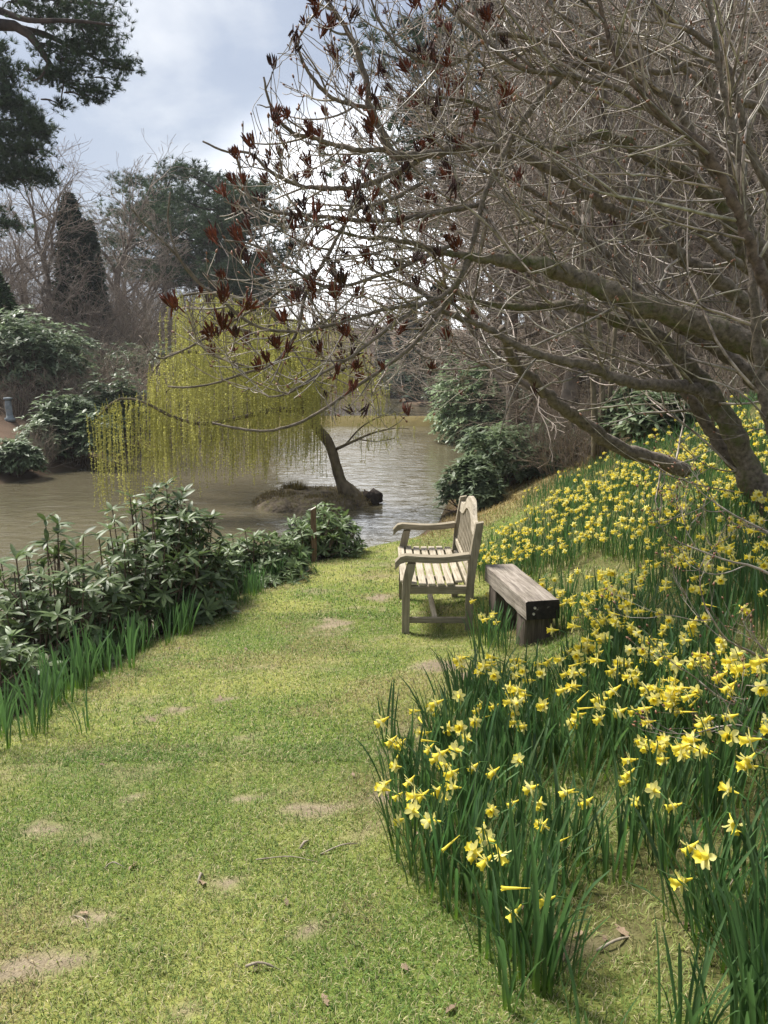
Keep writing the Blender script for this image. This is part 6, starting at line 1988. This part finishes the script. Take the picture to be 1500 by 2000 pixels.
def leaf_clumps():
    """clumps of daffodil leaves without flowers: countable tufts, each leaf a part"""
    R = random.Random(123)
    def clump(x, y, n, sz, rad, label, group, tilt=0.13):
        root = thing("leaf_clump", label, "plant", (x, y, hz(x, y) - 0.01), R.uniform(0, TAU), group)
        for _ in range(n):
            a = R.uniform(0, TAU); r = rad * math.sqrt(R.random())
            lf = link("leaf", LEAF_DATA[R.randrange(6)], root)
            s = sz * R.uniform(0.7, 1.15)
            lf.matrix_local = Matrix.Translation((r * math.cos(a), r * math.sin(a), hz(x, y) * 0)) @ Matrix.Rotation(a + R.gauss(0, 0.6), 4, 'Z') @ Matrix.Rotation(abs(R.gauss(0.06, tilt)), 4, 'Y') @ Matrix.Scale(s, 4)
        return root
    GA = "daffodil leaf clumps along the left lawn edge"
    # left border of the lawn
    k = 0
    for i in range(62):
        t = (i + R.uniform(0.1, 0.9)) / 62
        y = 2.95 + 5.1 * t
        x = float(np.interp(y, _Y, _XE)) + R.gauss(0.05, 0.09) - (0.10 if i % 3 == 0 else 0) - (0.18 * R.random() if y < 5.5 else 0)
        side = x - float(np.interp(y, _Y, _XE))
        lb = "daffodil leaf clump " + ("set back" if side < -0.12 else "out on the turf" if side > 0.08 else "right on the lawn edge") + (
            " at the left photo edge" if y < 3.4 else " just beyond the left foreground" if y < 3.9 else " under the left edge rhododendron" if y < 4.6 else " between the two largest rhododendrons" if y < 5.4 else
            " under the tallest near rhododendron" if y < 6.4 else " under the low near rhododendron" if y < 7.3 else " near the wooden stake")
        clump(x, y, R.randint(8, 15), R.uniform(0.85, 1.1) if y < 6 else R.uniform(0.75, 0.95), R.uniform(0.04, 0.09), lb, GA)
    for px, py, n, lb in ((470, 1010, 0, ""), (575, 1010, 0, ""), ):
        pass
    for px, py, n, sz, lb in ((612, 1112, 6, 0.6, "small leaf clump at the foot of the wooden stake"), (572, 1120, 8, 0.8, "leaf clump left of the wooden stake"), (530, 1130, 8, 0.85, "leaf clump halfway between the stake and the tall rhododendron"), (585, 1140, 3, 0.35, "tiny leaf tuft on the lawn below the stake"),
                              (260, 1345, 2, 0.3, "tiny leaf tuft alone on the lawn by the left clumps"), (170, 1435, 7, 0.75, "thin leaf clump standing out onto the lawn at left"),
                              (762, 1465, 7, 0.95, "slim leaf clump alone on the lawn left of the daffodil drift"), (858, 1470, 9, 1.0, "leaf clump at the lawn edge left of the near drift"), (960, 1380, 12, 0.95, "leaf clump in front of the beam bench leg"), (835, 1420, 4, 0.7, "sparse leaf clump just left of the drift edge"), (615, 1620, 3, 0.35, "tiny tuft in the worn middle of the lawn")):
        p = ground_hit(px, py)
        clump(p.x, p.y, n, sz, 0.045, lb, "single leaf clumps on the lawn")
    GB = "large leaf clumps at the lower right corner"
    for px, py, n, sz, lb in ((1330, 2080, 20, 0.85, "big blunt leaf clump at the bottom edge right of the turf gap"), (1420, 2060, 22, 0.9, "big blunt leaf clump second from the lower right corner"), (1500, 2080, 22, 1.0, "big blunt leaf clump in the lower right corner"), (1470, 1960, 18, 0.95, "leaf clump behind the lower right corner clumps"), (1150, 2120, 4, 0.7, "three long leaves at the bottom edge in the middle of the turf gap"), (1000, 1960, 8, 1.0, "tall leaf clump leaning at the front edge of the daffodil drift"), (1050, 1930, 14, 1.25, "tallest leaf clump at the front of the daffodil drift"), (1000, 1860, 14, 1.25, "tall leaf clump behind the front edge of the drift"), (960, 2110, 3, 0.55, "few leaves poking up at the bottom edge")):
        p = ground_hit(px, min(py, 2150))
        clump(p.x, p.y, n, sz, 0.05, lb, GB, 0.16)


leaf_clumps()


# ------------------------------------------------------------------ litter: dead leaves and sticks
def litter():
    R = random.Random(55)
    v = []; q = []
    # curled, lobed dead leaf
    mb = MB()
    ang = np.linspace(0, TAU, 15)[:-1]
    r = np.array([1.0, 0.6, 0.85, 0.5, 0.75, 0.55, 0.7, 0.9, 0.65, 0.75, 0.5, 0.85, 0.6, 0.8])
    V = [(rr * math.cos(a), rr * math.sin(a) * 0.62, 0.25 * rr * rr * abs(math.sin(a)) + 0.06 * math.cos(3 * a)) for a, rr in zip(ang, r)] + [(0, 0, 0.0)]
    mb.add(V, None, [(14, j, (j + 1) % 14) for j in range(14)])
    me = mb.mesh("fallen_leaf", M['dead_leaf'])
    spots = [(1180, 1845), (1215, 1830), (1340, 1820), (1360, 1835), (1130, 1835), (690, 1275), (500, 1905), (560, 1770), (395, 1735), (635, 1975), (690, 1520), (200, 1500), (300, 1410), (430, 1368), (165, 1790), (880, 1985), (1100, 1880), (1020, 1780), (1300, 1440), (1200, 1340), (1250, 1110), (1390, 1330), (600, 1088), (720, 1120), (350, 1270), (480, 1270), (560, 1230), (260, 1700), (820, 1640), (790, 1905)]
    for i, (px, py) in enumerate(spots):
        p = ground_hit(px, py)
        o = link("fallen_leaf", me); s = R.uniform(0.014, 0.03) if py > 1400 else R.uniform(0.018, 0.03)
        o.location = (p.x, p.y, hz(p.x, p.y) + 0.010); o.rotation_euler = (R.gauss(0, 0.25), R.gauss(0, 0.25), R.uniform(0, TAU)); o.scale = (s, s, s)
        tag(o, "small curled brown dead leaf on the " + (("left " if px < 380 else "middle of the " if px < 620 else "right side of the ") + "lawn " if px < 850 else "turf among the daffodils ") + ("near the bottom edge" if py > 1850 else "below the worn patches" if py > 1600 else "well below the bench" if py > 1350 else "level with the benches"), "leaf", "fallen leaves on the grass")
    for i, (px, py, qx, qy, w, lb) in enumerate(((500, 1685, 620, 1690, 0.0025, "long thin pale straw on the worn lawn"), (625, 1675, 720, 1655, 0.003, "long thin twig lying toward the drift on the lawn"), (585, 1668, 602, 1648, 0.006, "short dark stick on the lawn"), (1165, 1865, 1240, 1835, 0.005, "pale straight stick on the turf gap among daffodils"), (385, 1740, 400, 1725, 0.006, "stubby grey stick on the lawn"), (200, 1708, 250, 1705, 0.003, "thin dark twig on the lawn at left"), (145, 1795, 175, 1830, 0.002, "thin dry stalk on the lawn at lower left"), (480, 1895, 560, 1908, 0.004, "knobbly pale stick near the bottom of the lawn"), (1355, 1820, 1445, 1700, 0.003, "pale bent stalk rising from the turf at lower right"))):
        a = ground_hit(px, py); b = ground_hit(qx, qy) if qy != 1700 else at(1445, 1705, a.y + 0.1)
        m_ = (a + b) / 2; 
        if qy != 1700: m_.z = hz(m_.x, m_.y) + 0.01
        S = spline([a + Vector((0, 0, 0.012)), m_ + Vector((R.gauss(0, 0.008), R.gauss(0, 0.008), 0.008)), b + Vector((0, 0, 0.012))], 8)
        mb = MB(); tube(mb, S, np.linspace(w, w * 0.55, 8) * (1 + 0.15 * np.sin(np.arange(8) * 2)), 5)
        o = tag(mb.build("fallen_stick", M['dry_stick']), lb, "stick", "sticks on the grass")


litter()


# ------------------------------------------------------------------ low budded shrub reaching in from the right edge
def edge_shrub():
    R = random.Random(314)
    root = thing("azalea_shrub", "low leafless shrub with budded twigs reaching in from the right edge over the daffodils", "shrub")
    br = Branches(); tips = []
    def g(p, d, L, r, lev):
        pts, e = path(p, d, L, 6, 0.12, 0.08, R)
        br.add(pts, r, r * 0.6, 5)
        if lev >= 3: tips.append((pts[-1], e)); return
        for _ in range(R.choice((1, 2, 2, 3))):
            g(pts[-1], deviate(e, R.uniform(0.25, 0.8), R), L * R.uniform(0.5, 0.8), r * 0.62, lev + 1)
        if R.random() < 0.8:
            i = R.randint(2, 4); g(pts[i], deviate(e, R.uniform(0.4, 0.9), R), L * 0.5, r * 0.5, lev + 1)
    lim = [[(1640, 1420, 2.6, 9), (1560, 1340, 2.6, 8), (1480, 1280, 2.6, 7), (1420, 1250, 2.6, 5), (1380, 1190, 2.6, 4)],
           [(1620, 1450, 2.5, 8), (1540, 1400, 2.5, 7), (1470, 1390, 2.45, 6), (1410, 1365, 2.4, 5), (1365, 1330, 2.4, 4)],
           [(1640, 1250, 3.0, 9), (1560, 1160, 3.0, 8), (1480, 1110, 3.0, 7), (1420, 1095, 3.0, 5), (1340, 1065, 3.0, 4)],
           [(1640, 1200, 3.4, 8), (1560, 1080, 3.4, 7), (1500, 1040, 3.4, 6), (1440, 1010, 3.4, 5), (1400, 985, 3.4, 4)],
           [(1600, 1560, 2.3, 7), (1530, 1480, 2.3, 6), (1460, 1420, 2.3, 5), (1400, 1420, 2.3, 4)]]
    for pl in lim:
        S = spline([list(at(a, b, y)) + [px_m(y, w) * 0.42] for a, b, y, w in pl], 16)
        mb = MB(); tube(mb, S[:, :3], S[:, 3], 6); mb.build("limb", M['bark_twig'], root)
        for i in range(4, 16):
            if R.random() < 0.55:
                d = unit(tuple(S[i, :3] - S[i - 1, :3]))
                g(tuple(S[i, :3]), deviate(d, R.uniform(0.4, 1.0), R), R.uniform(0.1, 0.22), S[i, 3] * 0.6, 1)
        g(tuple(S[-1, :3]), unit(tuple(S[-1, :3] - S[-2, :3])), 0.15, S[-1, 3] * 0.9, 1)
    tb = MB(); br.flush(tb, (0.5, 0.95)); o = tb.build("twig_mass", M['bark_twig'], root); o["kind"] = "stuff"
    # its own stem in the ground outside the frame
    b = at(1640, 1420, 2.6); gz = hz(b.x + 0.2, 2.7)
    mb = MB(); tube(mb, spline([(b.x + 0.25, 2.75, gz - 0.1), (b.x + 0.15, 2.7, (gz + b.z) / 2), tuple(b)], 8), np.linspace(0.03, 0.012, 8), 7); mb.build("stem", M['bark_twig'], root)
    for yy, py in ((3.0, 1250), (3.4, 1200), (2.5, 1450), (2.3, 1560)):
        p = at(1640 if py != 1450 else 1620, py, yy) if py != 1560 else at(1600, 1560, 2.3)
        mb = MB(); tube(mb, spline([(b.x + 0.25, 2.75, gz + 0.0), ((b.x + 0.3 + p.x) / 2, (2.75 + yy) / 2, (gz + p.z) / 2 + 0.05), tuple(p)], 8), np.linspace(0.02, 0.010, 8), 6); mb.build("stem", M['bark_twig'], root)
    bV = np.array([[0, 0, 0], [0.3, 0, 0.4], [-0.15, 0.26, 0.4], [-0.15, -0.26, 0.4], [0, 0, 1]])
    bT = [(0, 2, 1), (0, 3, 2), (0, 1, 3), (4, 1, 2), (4, 2, 3), (4, 3, 1)]
    F = rot_frames(np.array([t[1] for t in tips]), rng.uniform(0, TAU, len(tips)))[:, :, [1, 2, 0]]
    mb = MB(); scatter(mb, bV, None, bT, np.array([t[0] for t in tips]), F, rng.uniform(0.012, 0.02, len(tips)))
    o = mb.build("bud_mass", M['bud'], root); o["kind"] = "stuff"


edge_shrub()
print("objects", len(bpy.data.objects))
